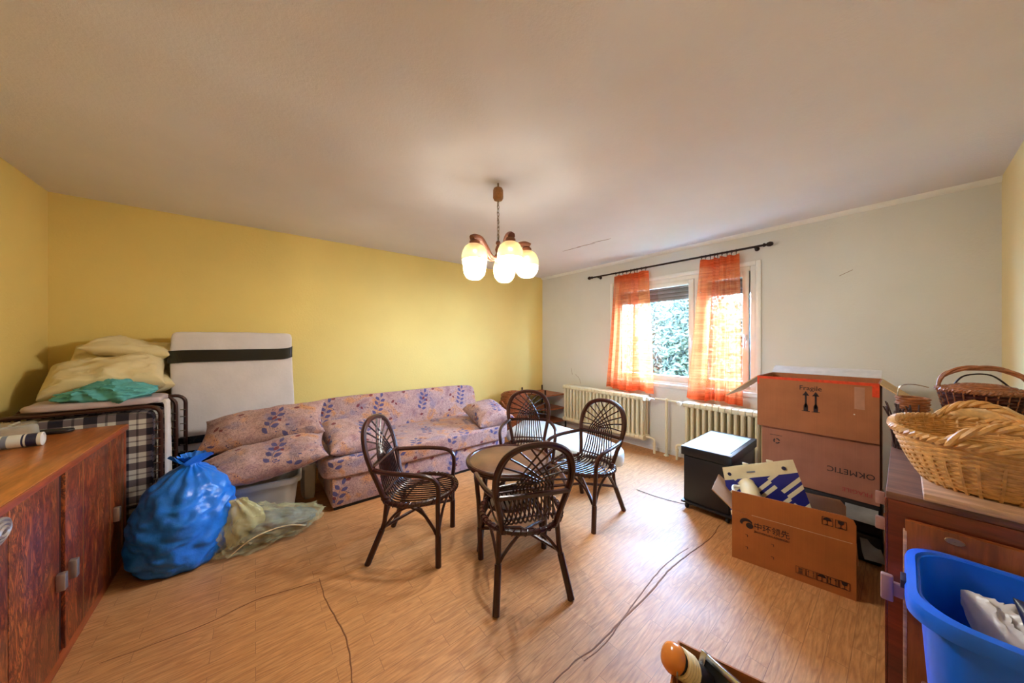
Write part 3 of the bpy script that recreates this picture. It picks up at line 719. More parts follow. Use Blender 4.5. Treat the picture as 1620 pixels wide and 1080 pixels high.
# ------------------------------------------------------------------ round rattan table
rt = thing('round_table', 'small round dark rattan table with woven top between the armchairs', 'table', (1.40, 1.77, 0))
obj('table_top', B().lathe([(.001, .548), (.27, .548), (.275, .545), (.275, .525), (.001, .525)], 48), 'woven_top', rt)
obj('rim', B().tube([(.285*math.cos(a), .285*math.sin(a), .54) for a in [2*PI*k/48 for k in range(48)]], .017, 9, closed=True).tube([(.272*math.cos(a), .272*math.sin(a), .515) for a in [2*PI*k/40 for k in range(40)]], .012, 8, closed=True), 'rattan', rt)
obj('lower_shelf', B().lathe([(.001, .268), (.16, .268), (.165, .262), (.165, .255), (.001, .255)], 30), 'woven_top', rt)
obj('shelf_ring', B().tube([(.17*math.cos(a), .17*math.sin(a), .262) for a in [2*PI*k/32 for k in range(32)]], .012, 8, closed=True), 'rattan', rt)
for k in range(3):
    a = math.radians(183+120*k); d = Vector((math.cos(a), math.sin(a), 0))
    obj('leg', B().tube(cat([d*.255, d*.225+Vector((0, 0, .22)), d*.19+Vector((0, 0, .3)), d*.225+Vector((0, 0, .52))], 4), .014, 8).tube([d*.255+Vector((0, 0, .001)), d*.227+Vector((0, 0, .21))], .0185, 9), 'rattan', rt)
    d2 = Vector((math.cos(a+2*PI/3), math.sin(a+2*PI/3), 0))
    obj('brace', B().tube(cat([d*.215+Vector((0, 0, .33)), (d+d2)*.14+Vector((0, 0, .47)), d2*.215+Vector((0, 0, .33))], 6), .009, 6), 'rattan', rt)

# ------------------------------------------------------------------ low white table behind the chairs
wt = thing('white_low_table', 'low white slab with a rounded end between sofa, rack and armchairs', 'table', (2.70, 2.6, 0), 0)
outl = [(.34, .80), (.36, .40), (.345, -.20), (.30, -.60), (.19, -.82), (.02, -.90), (-.16, -.80), (-.25, -.62), (-.30, -.20), (-.32, .45)]
op = [(p.x, p.y) for p in cat([(x, y, 0) for x, y in outl[1:]], 4)]
op = [outl[0]]+op
def slab(poly, z0, z1, r):
    b = B(); cx = sum(p[0] for p in poly)/len(poly); cy = sum(p[1] for p in poly)/len(poly); n = len(poly)
    rings = []
    for k in range(7):
        t = PI*k/6; ins = r*(1-math.sin(t)); z = (z0+z1)/2-(z1-z0)/2*math.cos(t)
        rings.append([Vector((cx+(x-cx)*(1-ins/.4), cy+(y-cy)*(1-ins/.7), z)) for x, y in poly])
    vs = [v for r_ in rings for v in r_]
    fs = [(j*n+i, j*n+(i+1) % n, (j+1)*n+(i+1) % n, (j+1)*n+i) for j in range(6) for i in range(n)]
    fs += [tuple(range(n-1, -1, -1)), tuple(range(6*n, 7*n))]
    return b.add(vs, fs)
obj('slab', slab(op, .175, .30, .018), 'white_lam', wt, smooth=60)
for (x, y) in ((.2, .62), (-.2, .4), (.14, -.5), (-.14, -.5)):
    obj('leg', B().tube([(x, y, 0), (x, y, .2)], .022, 12), 'white_lam', wt)

# ------------------------------------------------------------------ sofa
so = thing('sofa', 'floral patterned sofa along the yellow wall', 'sofa', (1.36, 3.35, 0))
def cushion(b_d, e=.22, amp=.006, seed=0, nu=72, nv=30): return B().superell(b_d, e, e, nu, nv, amp, 5, seed)
obj('base_panel', B().span((-.88, -.455, .03), (.88, .30, .27), .012), 'floral', so, uv=True)
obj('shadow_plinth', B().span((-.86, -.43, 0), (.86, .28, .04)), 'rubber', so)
obj('seat', cushion((1.90, .84, .175), .2, .008, 3), 'floral', so, (0, -.07, .345), uv=True)
bk = B().superell((1.92, .17, .52), .22, .2, 80, 30, .006, 5, 8)
obj('backrest', bk, 'floral', so, (.03, .395, .53), (math.radians(-17), 0, 0), uv=True)
def floral(name, label, cat_, dims, loc, rot, seed, amp=.012, pinch=.1, pw=.5, n=54):
    o = obj(name, B().pillow(*dims, n=n, seed=seed, amp=amp, pinch=pinch, pw=pw, crease=.009, cf=11), 'floral', None, loc, rot, uv=True, smooth=70)
    return tag(o, label, cat_, 'floral cushions on and beside the sofa')
R_ = math.radians
floral('sofa_cushion', 'square floral cushion at the left end of the sofa seat', 'cushion', (.50, .50, .19), (.68, 3.12, .535), (R_(14), R_(6), R_(8)), 2, pw=.4)
floral('sofa_cushion', 'floral cushion propped at the right end of the sofa seat', 'cushion', (.44, .50, .21), (2.13, 3.08, .535), (R_(10), R_(-4), R_(-8)), 5, pw=.4)
floral('long_cushion', 'long floral cushion on top of the pile left of the sofa', 'cushion', (.84, .36, .20), (.07, 3.29, .685), (R_(38), R_(-7), R_(-14)), 7, pinch=.08)
floral('long_cushion', 'long floral cushion lying on the grey tub under another cushion', 'cushion', (.80, .37, .19), (.06, 3.02, .488), (R_(18), R_(-9), R_(-6)), 9, pinch=.08)

# ------------------------------------------------------------------ tubs, bags
def tub(name, label, mat, loc, rz, L, W, h, r0=.80, t=.004, lip=.02, rec=6, group=None, z_inner=True):
    o = thing(name, label, 'tub', loc, rz, group)
    def ring(l, w_, z, n=10, e=.09):
        e = min(e, w_*.3); pts = []
        for cx, cy, a0 in ((l/2-e, w_/2-e, 0), (-l/2+e, w_/2-e, 90), (-l/2+e, -w_/2+e, 180), (l/2-e, -w_/2+e, 270)):
            for k in range(n): a = R_(a0+90*k/(n-1)); pts.append(Vector((cx+e*math.cos(a), cy+e*math.sin(a), z)))
        return pts
    def loft(rings):
        b = B(); n = len(rings[0]); vs = [v for r_ in rings for v in r_]
        fs = [(j*n+i, j*n+(i+1) % n, (j+1)*n+(i+1) % n, (j+1)*n+i) for j in range(len(rings)-1) for i in range(n)]
        fs.append(tuple(range(n-1, -1, -1))); fs.append(tuple(range((len(rings)-1)*n, len(rings)*n)))
        return b.add(vs, fs)
    rings = [ring(L*r0, W*r0, 0), ring(L*(r0+.02), W*(r0+.02), .012)]
    for k in range(1, rec+1): q = r0+.02+(.97-r0-.02)*k/rec; rings.append(ring(L*q, W*q, .012+(h-.012)*k/rec))
    for k in range(rec, -1, -1): q = r0+.02+(.97-r0-.02)*k/rec; rings.append(ring(L*q-2*t, W*q-2*t, .012+(h-.012)*k/rec if k else .016))
    obj('body', loft(rings), mat, o)
    b = B(); b.f = []
    rr = [ring(L*.965, W*.965, h), ring(L*.985, W*.985, h+.006), ring(L+lip, W+lip, h+.002), ring(L+lip+.008, W+lip+.008, h-.012), ring(L+lip+.004, W+lip+.004, h-.035), ring(L+lip-.004, W+lip-.004, h-.035), ring(L+lip-.006, W+lip-.006, h-.01), ring(L*.97, W*.97, h-.006)]
    n = len(rr[0]); m = len(rr); b.add([v for r_ in rr for v in r_], [(j*n+i, j*n+(i+1) % n, ((j+1) % m)*n+(i+1) % n, ((j+1) % m)*n+i) for j in range(m) for i in range(n)])
    obj('rim', b, mat, o, smooth=50)
    return o
tub('storage_tub', 'grey plastic tub under the floral cushion beside the sofa', 'grey_tub', (.06, 3.20, 0), R_(-6), .46, .40, .315)
tub('storage_tub', 'pale tub half hidden between the grey tub and sofa', 'grey_tub', (.37, 3.42, 0), 0, .12, .34, .30)

# blue sack
def sack():
    b = B(); nu, nv = 110, 80
    def fn(u, v):
        th = 2*PI*u
        prof = [(0, .17), (.03, .215), (.12, .24), (.28, .255), (.45, .252), (.6, .23), (.72, .185), (.82, .115), (.88, .045), (.93, .035), (.97, .055), (1, .07)]
        for (a, ra), (c, rc) in zip(prof, prof[1:]):
            if a <= v <= c: r = ra+(rc-ra)*(v-a)/(c-a); break
        z = .66*v if v < .9 else .594+.05*(v-.9)/.1
        fold = math.sin(9*th+3*v)*.5+math.sin(15*th-2*v)*.3
        q = Vector((math.cos(th)*2.0, math.sin(th)*2.0, v*6))
        r *= 1+.07*fold*max(0, v-.35)*1.8
        r += .020*noise.noise(q)+.014*noise.noise(q*2.3)+.0045*math.sin(46*v+5*math.sin(2*th)+4*noise.noise(q*1.3))*(1 if v < .78 else .2)+.006*noise.noise(Vector((math.cos(th)*4, math.sin(th)*4, v*22)))
        if v < .02: z = 0
        return Vector((r*math.cos(th)*.96+.05*v*v, r*math.sin(th)*.95, max(0, z+.012*noise.noise(q*1.7)*(v > .03))))
    b.grid(fn, nu, nv, cu=True); b.f.append(tuple(range(nu-1, -1, -1)))
    return b
bag = thing('blue_sack', 'full blue plastic sack standing on the floor beside the sideboard', 'bag', (-.355, 2.885, 0), R_(40))
obj('sack_body', sack(), 'blue_bag', bag, smooth=70)
def flare(u, v):
    th = PI*1.15*u+2.4; r = .03+.07*v
    return Vector((.03+r*math.cos(th)+.02*math.sin(9*u), r*math.sin(th), .585+.06*v+.02*math.sin(12*u)*v))
obj('knot_ruffle', B().grid(flare, 40, 8), 'blue_bag', bag, smooth=80)
# clear bag
cbag = thing('clear_bag', 'translucent plastic bag with dark contents in front of the grey tub', 'bag', (.085, 2.80, 0), R_(-3))
def blob(p):
    k = (p.x+.26)/.52
    return Vector((p.x, p.y*(1-.25*k), max(.004, p.z*(.98-.62*k)+.10+.02*noise.noise(p*11))))
obj('contents', B().superell((.50, .27, .25), .8, .8, 70, 34, .03, 9, 3, lambda p: blob(p)*.9+Vector((.045, 0, .002)), .02, 18), 'dark_stuff', cbag, smooth=70)
obj('film', B().superell((.60, .34, .33), .75, .8, 130, 66, .035, 9, 4, blob, .035, 13), 'clear_film', cbag, smooth=70)
def twist(u, v):
    th = 2*PI*u; r = .035+.06*math.sin(PI*min(1, v*1.1))+.014*math.sin(7*th+8*v)
    return Vector((-.18+.05*math.sin(3*v)+r*math.cos(th), -.07+.4*r*math.sin(th), .05+.30*v))
obj('twisted_neck', B().grid(twist, 40, 24, cu=True), film_mat('gathered_polythene', lin(222, 210, 150), .5, .12), cbag, smooth=80)
obj('tie_string', B().tube(cat([(-.2, -.14, .03), (-.1, -.15, .10), (.0, -.14, .12), (.1, -.13, .115), (.2, -.11, .07)], 6), .004, 6), 'cream_cord', cbag)

# ------------------------------------------------------------------ folded white mattress against the wall
mt = thing('folded_mattress', 'folded white mattress bound with black tape against the yellow wall', 'mattress', (-.10, 3.80, 0))
def leanfn(p):
    k = p.z/1.4; return Vector((p.x*(1-.02*k*k)-.03*k+.010*math.sin(9*p.z), p.y*(1-.25*max(0, k)), p.z))
obj('outer_fold', B().superell((.82, .17, 1.45), .07, .14, 64, 60, .012, 4, 2, lambda p: leanfn(p+Vector((0, -.075, .735)))), 'white_cloth', mt, smooth=60)
obj('inner_fold', B().superell((.77, .15, 1.36), .13, .2, 48, 40, .010, 4, 6, lambda p: leanfn(p+Vector((.01, .08, .70)))), 'white_cloth', mt, smooth=60)
def band(z0, z1):
    b = B()
    def fn(u, v):
        th = 2*PI*u; z = z0+(z1-z0)*v
        sp = lambda x, e: math.copysign(abs(x)**e, x)
        p = Vector((sp(math.cos(th), .14)*.419, sp(math.sin(th), .14)*.180, z+.018*math.cos(th)+.004*math.sin(14*u)))
        return leanfn(p+Vector((0, -.002, 0)))
    return b.grid(fn, 72, 6, cu=True)
for a, c in ((1.215, 1.315), (.555, .615), (.38, .50)):
    obj('black_tape', band(a, c), 'black_tape', mt, smooth=60)

# ------------------------------------------------------------------ folding beds with bedding
def ulooop(x0, x1, z0, z1, y, r=.06):
    pts = [(x0, y, z0), (x0, y, z1-r)]
    for k in range(1, 6): a = PI-PI/2*k/5; pts.append((x0+r+r*math.cos(a), y, z1-r+r*math.sin(a)))
    pts.append((x1-r, y, z1))
    for k in range(1, 6): a = PI/2-PI/2*k/5; pts.append((x1-r+r*math.cos(a), y, z1-r+r*math.sin(a)))
    pts.append((x1, y, z0)); return pts
def folding_bed(label, ys, x0, xs, zt, seed, mats):
    x1 = xs[0]
    t = thing('folding_bed', label, 'folding bed', (0, 0, 0), group='folded metal beds')
    for i, y in enumerate(ys):
        x1 = xs[i]
        obj('tube_frame', B().tube(ulooop(x0, x1, .05, zt-.008*i, y), .0125, 8), 'tube_brown', t)
        obj('cross_bar', B().tube([(x0, y, .30), (x1, y, .30)], .010, 8), 'tube_brown', t)
        for x in (x0, x1):
            obj('foot_cap', B().lathe([(.001, 0), (.016, .001), (.016, .05), (.012, .055)], 10, (x, y, 0)), 'rubber', t)
        for k in range(9):
            z = .40+.055*k
            obj('spring_hook', B().tube([(x1+.002, y-.014, z), (x1-.03, y-.004, z)], .004, 5), 'steel', t)
    x1 = xs[0]
    for y, th in mats:
        obj('plaid_mattress', B().superell((x1-x0-.06, th, zt-.13), .16, .2, 56, 40, .010, 6, seed), 'plaid', t, ((x0+x1)/2-.005, y, (zt+.06)/2), uv=True, smooth=60)
    obj('hinge_plate', B().span((x1-.03, ys[0], .12), (x1-.018, ys[-1], .15)), 'steel', t)
folding_bed('folded bed with plaid mattress standing right behind the sideboard', (3.17, 3.33), -1.15, (-.50, -.492), .945, 1, ((3.25, .115),))
folding_bed('second folded bed with brown tube frame nearer the yellow wall', (3.46, 3.60), -1.15, (-.468, -.433), .962, 2, ((3.535, .09),))
def sheet(label, name, mat, x0, x1, y0, y1, z, drop, seed, amp=.016):
    def fn(u, v):
        x = x0+(x1-x0)*u; y = y0+(y1-y0)*v
        q = Vector((x*5+seed, y*7, seed)); zz = z+amp*abs(noise.noise(q))*1.6+.4*amp*noise.noise(q*3)
        return Vector((x+.02*noise.noise(q*1.1), y+.02*noise.noise(q*.9), zz))
    b = B().grid(fn, 44, 26)
    return b
ms = obj('folded_sheet', B().superell((.56, .30, .055), .5, .35, 90, 24, .012, 7, 5, None, .008, 14), 'mauve_cloth', None, (-.78, 3.31, .982), (0, 0, R_(2)), smooth=70)
tag(ms, 'mauve grey folded sheet lying across the front folded bed', 'sheet')
hs = B()
def hang(u, v):
    s = v*.62
    if s < .10: x = -.58+s; z = .975-.01*s
    else: x = -.482+.010*math.sin(3*s)+.004*math.sin(20*u); z = .968-(s-.10)
    return Vector((x, 3.20+.11*u+.012*math.sin(6*v+2*u), z))
hs.grid(hang, 14, 40)
for v_ in list(hs.v): pass
n0 = len(hs.v); hs.add([v+Vector((-.012, 0, -.012)) for v in hs.v], [f[::-1] for f in hs.f])
for (i, j) in [(k, k+1) for k in range(0, 13)]: hs.f.append((i, j, n0+j, n0+i)); hs.f.append((39*14+j, 39*14+i, n0+39*14+i, n0+39*14+j))
for j in range(39): hs.f.append((j*14, n0+j*14, n0+(j+1)*14, (j+1)*14)); hs.f.append((j*14+13, (j+1)*14+13, n0+(j+1)*14+13, n0+j*14+13))
ho = obj('hanging_blanket', hs, 'white_cloth', None, smooth=70)
tag(ho, 'white blanket strip hanging down the corner of the front folded bed', 'blanket')
def tealfn(p):
    k = 1-abs(p.x)/.26; q = p*14
    return Vector((p.x, p.y, p.z*(.5+.6*max(0, k))+.014*math.sin(26*p.y+5*p.x+3*noise.noise(q*.4))*max(0, k)))
tc_ = obj('teal_cloth', B().superell((.42, .26, .12), .8, .8, 130, 60, .03, 11, 9, tealfn, .026, 16), 'teal_cloth', None, (-.745, 3.29, 1.035), (0, R_(-2), R_(-4)), smooth=75)
tag(tc_, 'crumpled teal cloth on top of the mauve sheet', 'cloth')
def bedpillow(label, dims, loc, rot, seed, pw=.42, nm='pillow'):
    o = obj(nm, B().pillow(*dims, n=72, seed=seed, amp=.026, pinch=.07, pw=pw, crease=.016, cf=10), 'cream_cloth', None, loc, rot, smooth=75)
    tag(o, label, 'pillow', 'cream pillows on the folded beds')
bedpillow('large cream pillow at the front of the bedding pile above the teal cloth', (.56, .36, .24), (-.82, 3.62, 1.125), (R_(32), R_(-8), R_(2)), 1, .36)
bedpillow('cream pillow showing behind the large front pillow, left of the pile', (.42, .26, .16), (-.86, 3.86, 1.22), (R_(48), R_(8), R_(2)), 2)
bedpillow('flat cream pillow lying on top of the bedding pile', (.46, .30, .10), (-.74, 3.80, 1.335), (R_(12), R_(8), R_(-4)), 3)
bedpillow('small cream pillow squeezed in beside the white mattress', (.34, .34, .15), (-.69, 3.72, 1.06), (R_(14), R_(-10), R_(10)), 4)
bedpillow('rear cream pillow leaning on the yellow wall, right of the pile', (.40, .30, .16), (-.73, 3.89, 1.13), (R_(55), R_(0), R_(0)), 6)

# ------------------------------------------------------------------ sideboard on the left
sb = thing('sideboard', 'long reddish burl sideboard along the left wall', 'sideboard', (X0+.003, 0, 0))
D = -.63-X0-.003       # depth to the front plane
YA, YB, SH = .9, 3.085, .86
obj('carcass', B().span((0, YA, .06), (D-.03, YB, SH-.03)), 'side_wood', sb)
obj('plinth', B().span((0, YA, 0), (D-.012, YB-.01, .062), .003), 'side_edge', sb)
obj('top', B().span((0, YA, SH-.032), (D+.004, YB, SH), .004), 'side_top', sb)
obj('edge_band', B().span((D+.0025, YA, SH-.031), (D+.007, YB, SH-.003), .001), 'side_edge', sb)
doors = [(YA+.01, 1.385), (1.39, 1.857), (1.862, 2.208), (2.262, 2.78), (2.785, 3.045)]
for i, (a, c) in enumerate(doors):
    d = obj('door', B().span((D-.03, a, .066), (D-.004, c, SH-.036), .002), 'side_wood', sb)
    if i in (1, 2):
        y = c-.022 if i == 2 else a+.03; obj('pull', B().span((D-.004, y-.016, .355), (D+.022, y+.012, .425), .004), 'pull_metal', d)
    if i in (3, 4):
        y = a+.032 if i == 3 else a+.07; obj('pull', B().span((D-.004, y-.014, .345), (D+.022, y+.014, .425), .004), 'pull_metal', d)
    if i in (3,):
        obj('inlay_strip', B().span((D-.006, 2.438, .07), (D-.0025, 2.443, SH-.04)), 'brass_strip', d)
    if i == 4:
        obj('inlay_strip', B().span((D-.006, 2.797, .07), (D-.0025, 2.802, SH-.04)), 'brass_strip', d)
        obj('inlay_strip', B().span((D-.006, 3.0, .07), (D-.0025, 3.004, SH-.04)), 'brass_strip', d)
obj('recess', B().span((D-.03, 2.208, .066), (D-.016, 2.262, SH-.036)), 'dark_gap', sb)
obj('end_post', B().span((D-.03, 3.045, .066), (D-.004, YB, SH-.034), .002), 'side_edge', sb)
kb = B()
for r0_, z_ in ((.058, .010), (.038, .016), (.020, .020)):
    kb.tube([(r0_*math.cos(a)*1.1, r0_*math.sin(a)*.62, z_) for a in [2*PI*k/28 for k in range(28)]], .008, 7, closed=True)
kb.lathe([(.001, .006), (.06, .006), (.06, 0), (.001, 0)], 28, ax=1.1, ay=.62)
obj('ring_knob', kb, 'pull_metal', sb, matrix=frame((D-.004, 1.765, .785), (0, 1, 0), (0, 0, 1)), label='grey ringed oval knob')
# things on the sideboard
can = thing('paper_tube', 'blue and white printed tube lying on the sideboard', 'tube', (-.955, 2.72, .8925), 0, rot=(PI/2, 0, R_(90+2)))
for a, c, mtl in ((-.14, -.045, 'paper'), (-.045, -.02, 'navy'), (-.02, -.01, 'paper'), (-.01, .005, 'grey_print'), (.005, .012, 'paper'), (.012, .028, 'grey_print'), (.028, .068, 'paper'), (.068, .074, 'navy'), (.074, .080, 'paper'), (.080, .112, 'navy')):
    obj('printed_band', B().lathe([(.001, a), (.0315, a), (.0315, c), (.001, c)], 24), mtl, can)
obj('end_cap', B().lathe([(.001, .112), (.033, .112), (.033, .124), (.028, .126), (.026, .120), (.001, .120)], 24), 'paper', can)
pk = thing('clear_package', 'clear plastic packaging beside the printed tube on the sideboard', 'package', (-1.02, 2.93, .86), R_(20))
obj('clear_shell', B().superell((.22, .16, .09), .3, .3, 36, 18, .01, 12, 2, lambda p: p+Vector((0, 0, .046))), 'clear_pack', pk)
obj('inner_card', B().box((0, 0, .03), (.17, .11, .035), .1, .004), 'card_in', pk)
obj('edge_strip', B().tube([(-.09, -.085, .02), (.0, -.06, .075), (.05, -.01, .095)], .005, 6), 'clear_pack', pk)
bi = obj('black_case', B().superell((.15, .06, .024), .5, .5, 30, 12, .004, 20, 1, lambda p: p+Vector((0, 0, .0125))), 'black_lam', None, (-.89, 3.02, .86), (0, 0, R_(-8)), smooth=60)
tag(bi, 'flat black case at the far end of the sideboard top', 'case')

# ------------------------------------------------------------------ corner: wicker hamper and rack
def sel(x, e): return math.copysign(abs(x)**e, x)
def weave(b, prof, ax, ay, nst, r, seg=5, ph=0, pts=96, wob=.5, ext=None, e2=1):
    """horizontal woven strands; prof = list of (scale, z)"""
    for k, (s, z) in enumerate(prof):
        ring = []
        for i in range(pts):
            a = 2*PI*i/pts; o = wob*r*math.cos(nst*a/2*1.0+PI*k+ph)
            e = ext(a) if ext else 0
            ring.append((sel(math.cos(a), e2)*(ax*s+o), sel(math.sin(a), e2)*(ay*s+o), z+e*z))
        b.tube(ring, r, seg, closed=True)
    return b
hm = thing('wicker_hamper', 'lidded brown wicker hamper in the corner behind the sofa', 'hamper', (3.06, 3.72, 0))
prof = [(.82+.18*math.sin(PI*(.15+.6*k/31)), .02+.017*k) for k in range(32)]
obj('woven_body', weave(B(), prof, .215, .20, 24, .0095, 5, pts=64), 'wicker_red', hm)
lb = B().lathe([(.001, 0), (.17, 0), (.19, .02), (.19, .53), (.185, .55)], 24, (0, 0, .01)); obj('liner_wall', lb, 'wicker_mid', hm)
obj('lid', weave(B().lathe([(.19, .575), (.15, .60), (.08, .612), (.001, .615)], 24), [(.95, .575), (.88, .59), (.75, .603), (.6, .61), (.42, .615), (.2, .618)], .215, .20, 24, .009, 5, pts=48), 'wicker_red', hm)
for s in (1, -1):
    obj('handle', B().tube(cat([(-.215, s*.06, .42), (-.25, s*.04, .48), (-.25, -s*.0, .50)], 5), .012, 6), 'wicker_mid', hm)
rk = thing('corner_rack', 'small brown wooden rack with dark posts in the corner beside the radiator', 'rack', (0, 0, 0))
for (x, y) in ((3.44, 3.98), (3.90, 3.98), (3.90, 3.44), (3.50, 3.50)):
    obj('post', B().tube([(x, y, 0), (x, y, .60)], .013, 8).lathe([(.001, .625), (.014, .615), (.014, .60), (.01, .595)], 8, (x, y, 0)), 'iron', rk)
for z in (.10, .30, .52):
    obj('shelf_board', B().prism([(3.43, 3.99), (3.91, 3.99), (3.91, 3.43), (3.49, 3.49)], z, z+.018), 'shelf_wood', rk)
obj('cross_wire', B().tube([(3.44, 3.98, .15), (3.90, 3.98, .5)], .004, 5), 'iron', rk)

# ------------------------------------------------------------------ black cabinet on castors
bc = thing('black_cabinet', 'black rolling cabinet with pale top in front of the short radiator', 'cabinet', (2.755, 1.165, 0), R_(-90+1))
CL, CD_ = .36, .70       # local x to the right (-Y), local y away (+X)
obj('body', B().span((.015, .02, .065), (CL-.015, CD_-.02, .445), .003), 'black_lam', bc)
obj('top_box', B().span((0, 0, .445), (CL, CD_, .515), .004), 'black_lam', bc)
obj('top_panel', B().span((.012, .07, .514), (CL-.03, CD_-.05, .519), .002), 'mint_glass', bc)
obj('top_strip', B().span((.006, .006, .514), (CL-.012, .068, .518), .002), 'lilac', bc)
obj('drawer_front', B().span((.022, .012, .075), (CL-.022, .024, .435), .002), 'black_lam', bc)
obj('base_plate', B().span((.0, 0, .05), (CL, CD_, .066), .003), 'black_lam', bc)
for x in (.035, CL-.035):
    for y in (.035, CD_-.035):
        obj('castor', B().lathe([(.001, -.011), (.020, -.011), (.024, -.006), (.024, .006), (.020, .011), (.001, .011)], 14, (x, y, .024), mat=rotm((0, 1, 0), (0, 0, 1), (1, 0, 0))).tube([(x, y, .05), (x, y, .03)], .008, 6), 'rubber', bc)
cable = obj('floor_cable', B().tube(cat([(2.755, 1.56, .004), (2.765, 1.38, .004), (2.82, 1.18, .004), (2.9, 1.05, .004)], 6), .0022, 6), 'rubber', None)
tag(cable, 'thin dark cable on the floor running to the black cabinet', 'cable')

# ------------------------------------------------------------------ cardboard boxes
def carton(name, label, loc, rz, L, Dp, Hh, mat, open_top=True, group='cardboard boxes'):
    t = thing(name, label, 'box', loc, rz, group); th = .006
    obj('front_panel', B().span((0, 0, 0), (L, th, Hh)), mat, t)
    obj('back_panel', B().span((0, Dp-th, 0), (L, Dp, Hh)), mat, t)
    obj('side_panel', B().span((0, th, 0), (th, Dp-th, Hh)), mat, t)
    obj('side_panel', B().span((L-th, th, 0), (L, Dp-th, Hh)), mat, t)
    obj('bottom_panel', B().span((th, th, 0), (L-th, Dp-th, th)), 'card_in', t)
    if not open_top: obj('top_panel', B().span((0, 0, Hh), (L, Dp, Hh+th)), mat, t)
    return t
def stamp(parent, txt, size, x, z, mat='ink', up=1, y=-.0006, name='printed_lettering', sx=1):
    m = frame((x, y, z), (up, 0, 0), (0, 0, up)); m = m @ Matrix.Diagonal((sx, 1, 1, 1))
    return obj(name, text_mesh(txt, size), mat, parent, matrix=m)
def flat(parent, polys, x, z, mat='ink', y=-.0008, name='printed_symbol', s=1):
    b = B()
    for p in polys: b.prism([(q[0]*s, q[1]*s) for q in p], 0, .0008)
    return obj(name, b, mat, parent, matrix=frame((x, y, z), (1, 0, 0), (0, 0, 1)), smooth=0)
def rect(x0, z0, x1, z1): return [(x0, z0), (x1, z0), (x1, z1), (x0, z1)]
def outline(x0, z0, x1, z1, t): return [rect(x0, z0, x1, z0+t), rect(x0, z1-t, x1, z1), rect(x0, z0, x0+t, z1), rect(x1-t, z0, x1, z1)]
def umbrella(): return [[(-.4, .1)]+[(-.4*math.cos(PI*k/10), .1+.35*math.sin(PI*k/10)) for k in range(1, 10)]+[(.4, .1)], rect(-.025, -.4, .025, .1), rect(-.14, -.42, .025, -.37)]
def glass(): return [[(-.28, .42), (.28, .42), (.24, .1), (.04, -.05), (-.04, -.05), (-.24, .1)], rect(-.03, -.4, .03, 0), rect(-.2, -.44, .2, -.38)]
def arrows(): return [[(-.25-.03, -.35), (-.25+.03, -.35), (-.22, .2), (-.13, .2), (-.25, .42), (-.37, .2), (-.28, .2)], [(.22, -.35), (.28, -.35), (.28, .2), (.37, .2), (.25, .42), (.13, .2), (.22, .2)], rect(-.4, -.43, .4, -.38)]
def blocks(): return [rect(-.3, -.4, .3, -.33), rect(-.2, -.3, .2, 0), rect(-.2, .06, .2, .36)]

# the open box with the wafer logo
fb = carton('cardboard_box', 'open cardboard box with round logo and handling symbols holding the striped tote', (2.377, .691, 0), math.atan2(-.529, .102), .545, .34, .30, 'card3')
obj('front_flap', B().prism([(0, .302), (.545, .302), (.545, .40), (.535, .425), (.50, .437), (.0, .425)], 0, .006, mat=rotm((1, 0, 0), (0, 0, 1), (0, -1, 0)), c=(0, .006, 0)), 'card3', fb)
obj('crease', B().span((.10, -.0006, .299), (.53, .001, .302)), 'card_edge', fb)
obj('back_flap', B().prism([(0, .302), (.545, .302), (.545, .37), (.52, .40), (.0, .40)], 0, .006, mat=rotm((1, 0, 0), (0, 0, 1), (0, -1, 0)), c=(0, .34, 0)), 'card_in', fb)
obj('side_flap', B().box((-.055, .17, .345), (.15, .31, .006), mat=Matrix.Rotation(R_(40), 3, 'Y')), 'card_in', fb)
obj('side_flap', B().box((.549, .17, .24), (.006, .31, .12), mat=Matrix.Rotation(R_(-4), 3, 'Y')), 'card_in', fb)
obj('printed_logo', B().prism([(-.031+.033*math.cos(a), .004+.030*math.sin(a)) for a in [R_(25+15*k) for k in range(12)]]+[(-.024+.027*math.cos(a), -.006+.024*math.sin(a)) for a in [R_(190-14*k) for k in range(12)]], 0, .0008).prism([(-.015+.018*math.cos(2*PI*k/18), -.006+.018*math.sin(2*PI*k/18)) for k in range(18)], 0, .0008), 'ink', fb, matrix=frame((.105, -.0008, .238), (1, 0, 0), (0, 0, 1)), smooth=0)
stamp(fb, '\u4e2d\u73af\u9886\u5148', .047, .195, .238, sx=.9)
stamp(fb, 'ZHONGHUAN ADVANCED', .0165, .195, .205, sx=.82)
for x, sy in ((.435, umbrella()), (.487, glass())):
    flat(fb, outline(-.5, -.5, .5, .5, .05)+sy, x, .385, s=.044)
for i, sy in enumerate((blocks(), arrows(), umbrella(), arrows(), glass())):
    flat(fb, outline(-.5, -.5, .5, .5, .05)+sy, .325+.044*i, .062, mat='ink_faint' if i < 2 else 'ink', s=.042)
for x, z in ((.075, .165), (.075, .09), (.20, .155), (.20, .08)):
    flat(fb, [rect(-.5, .35, .5, .5), rect(.3, -.5, .5, .5)], x, z, s=.014)
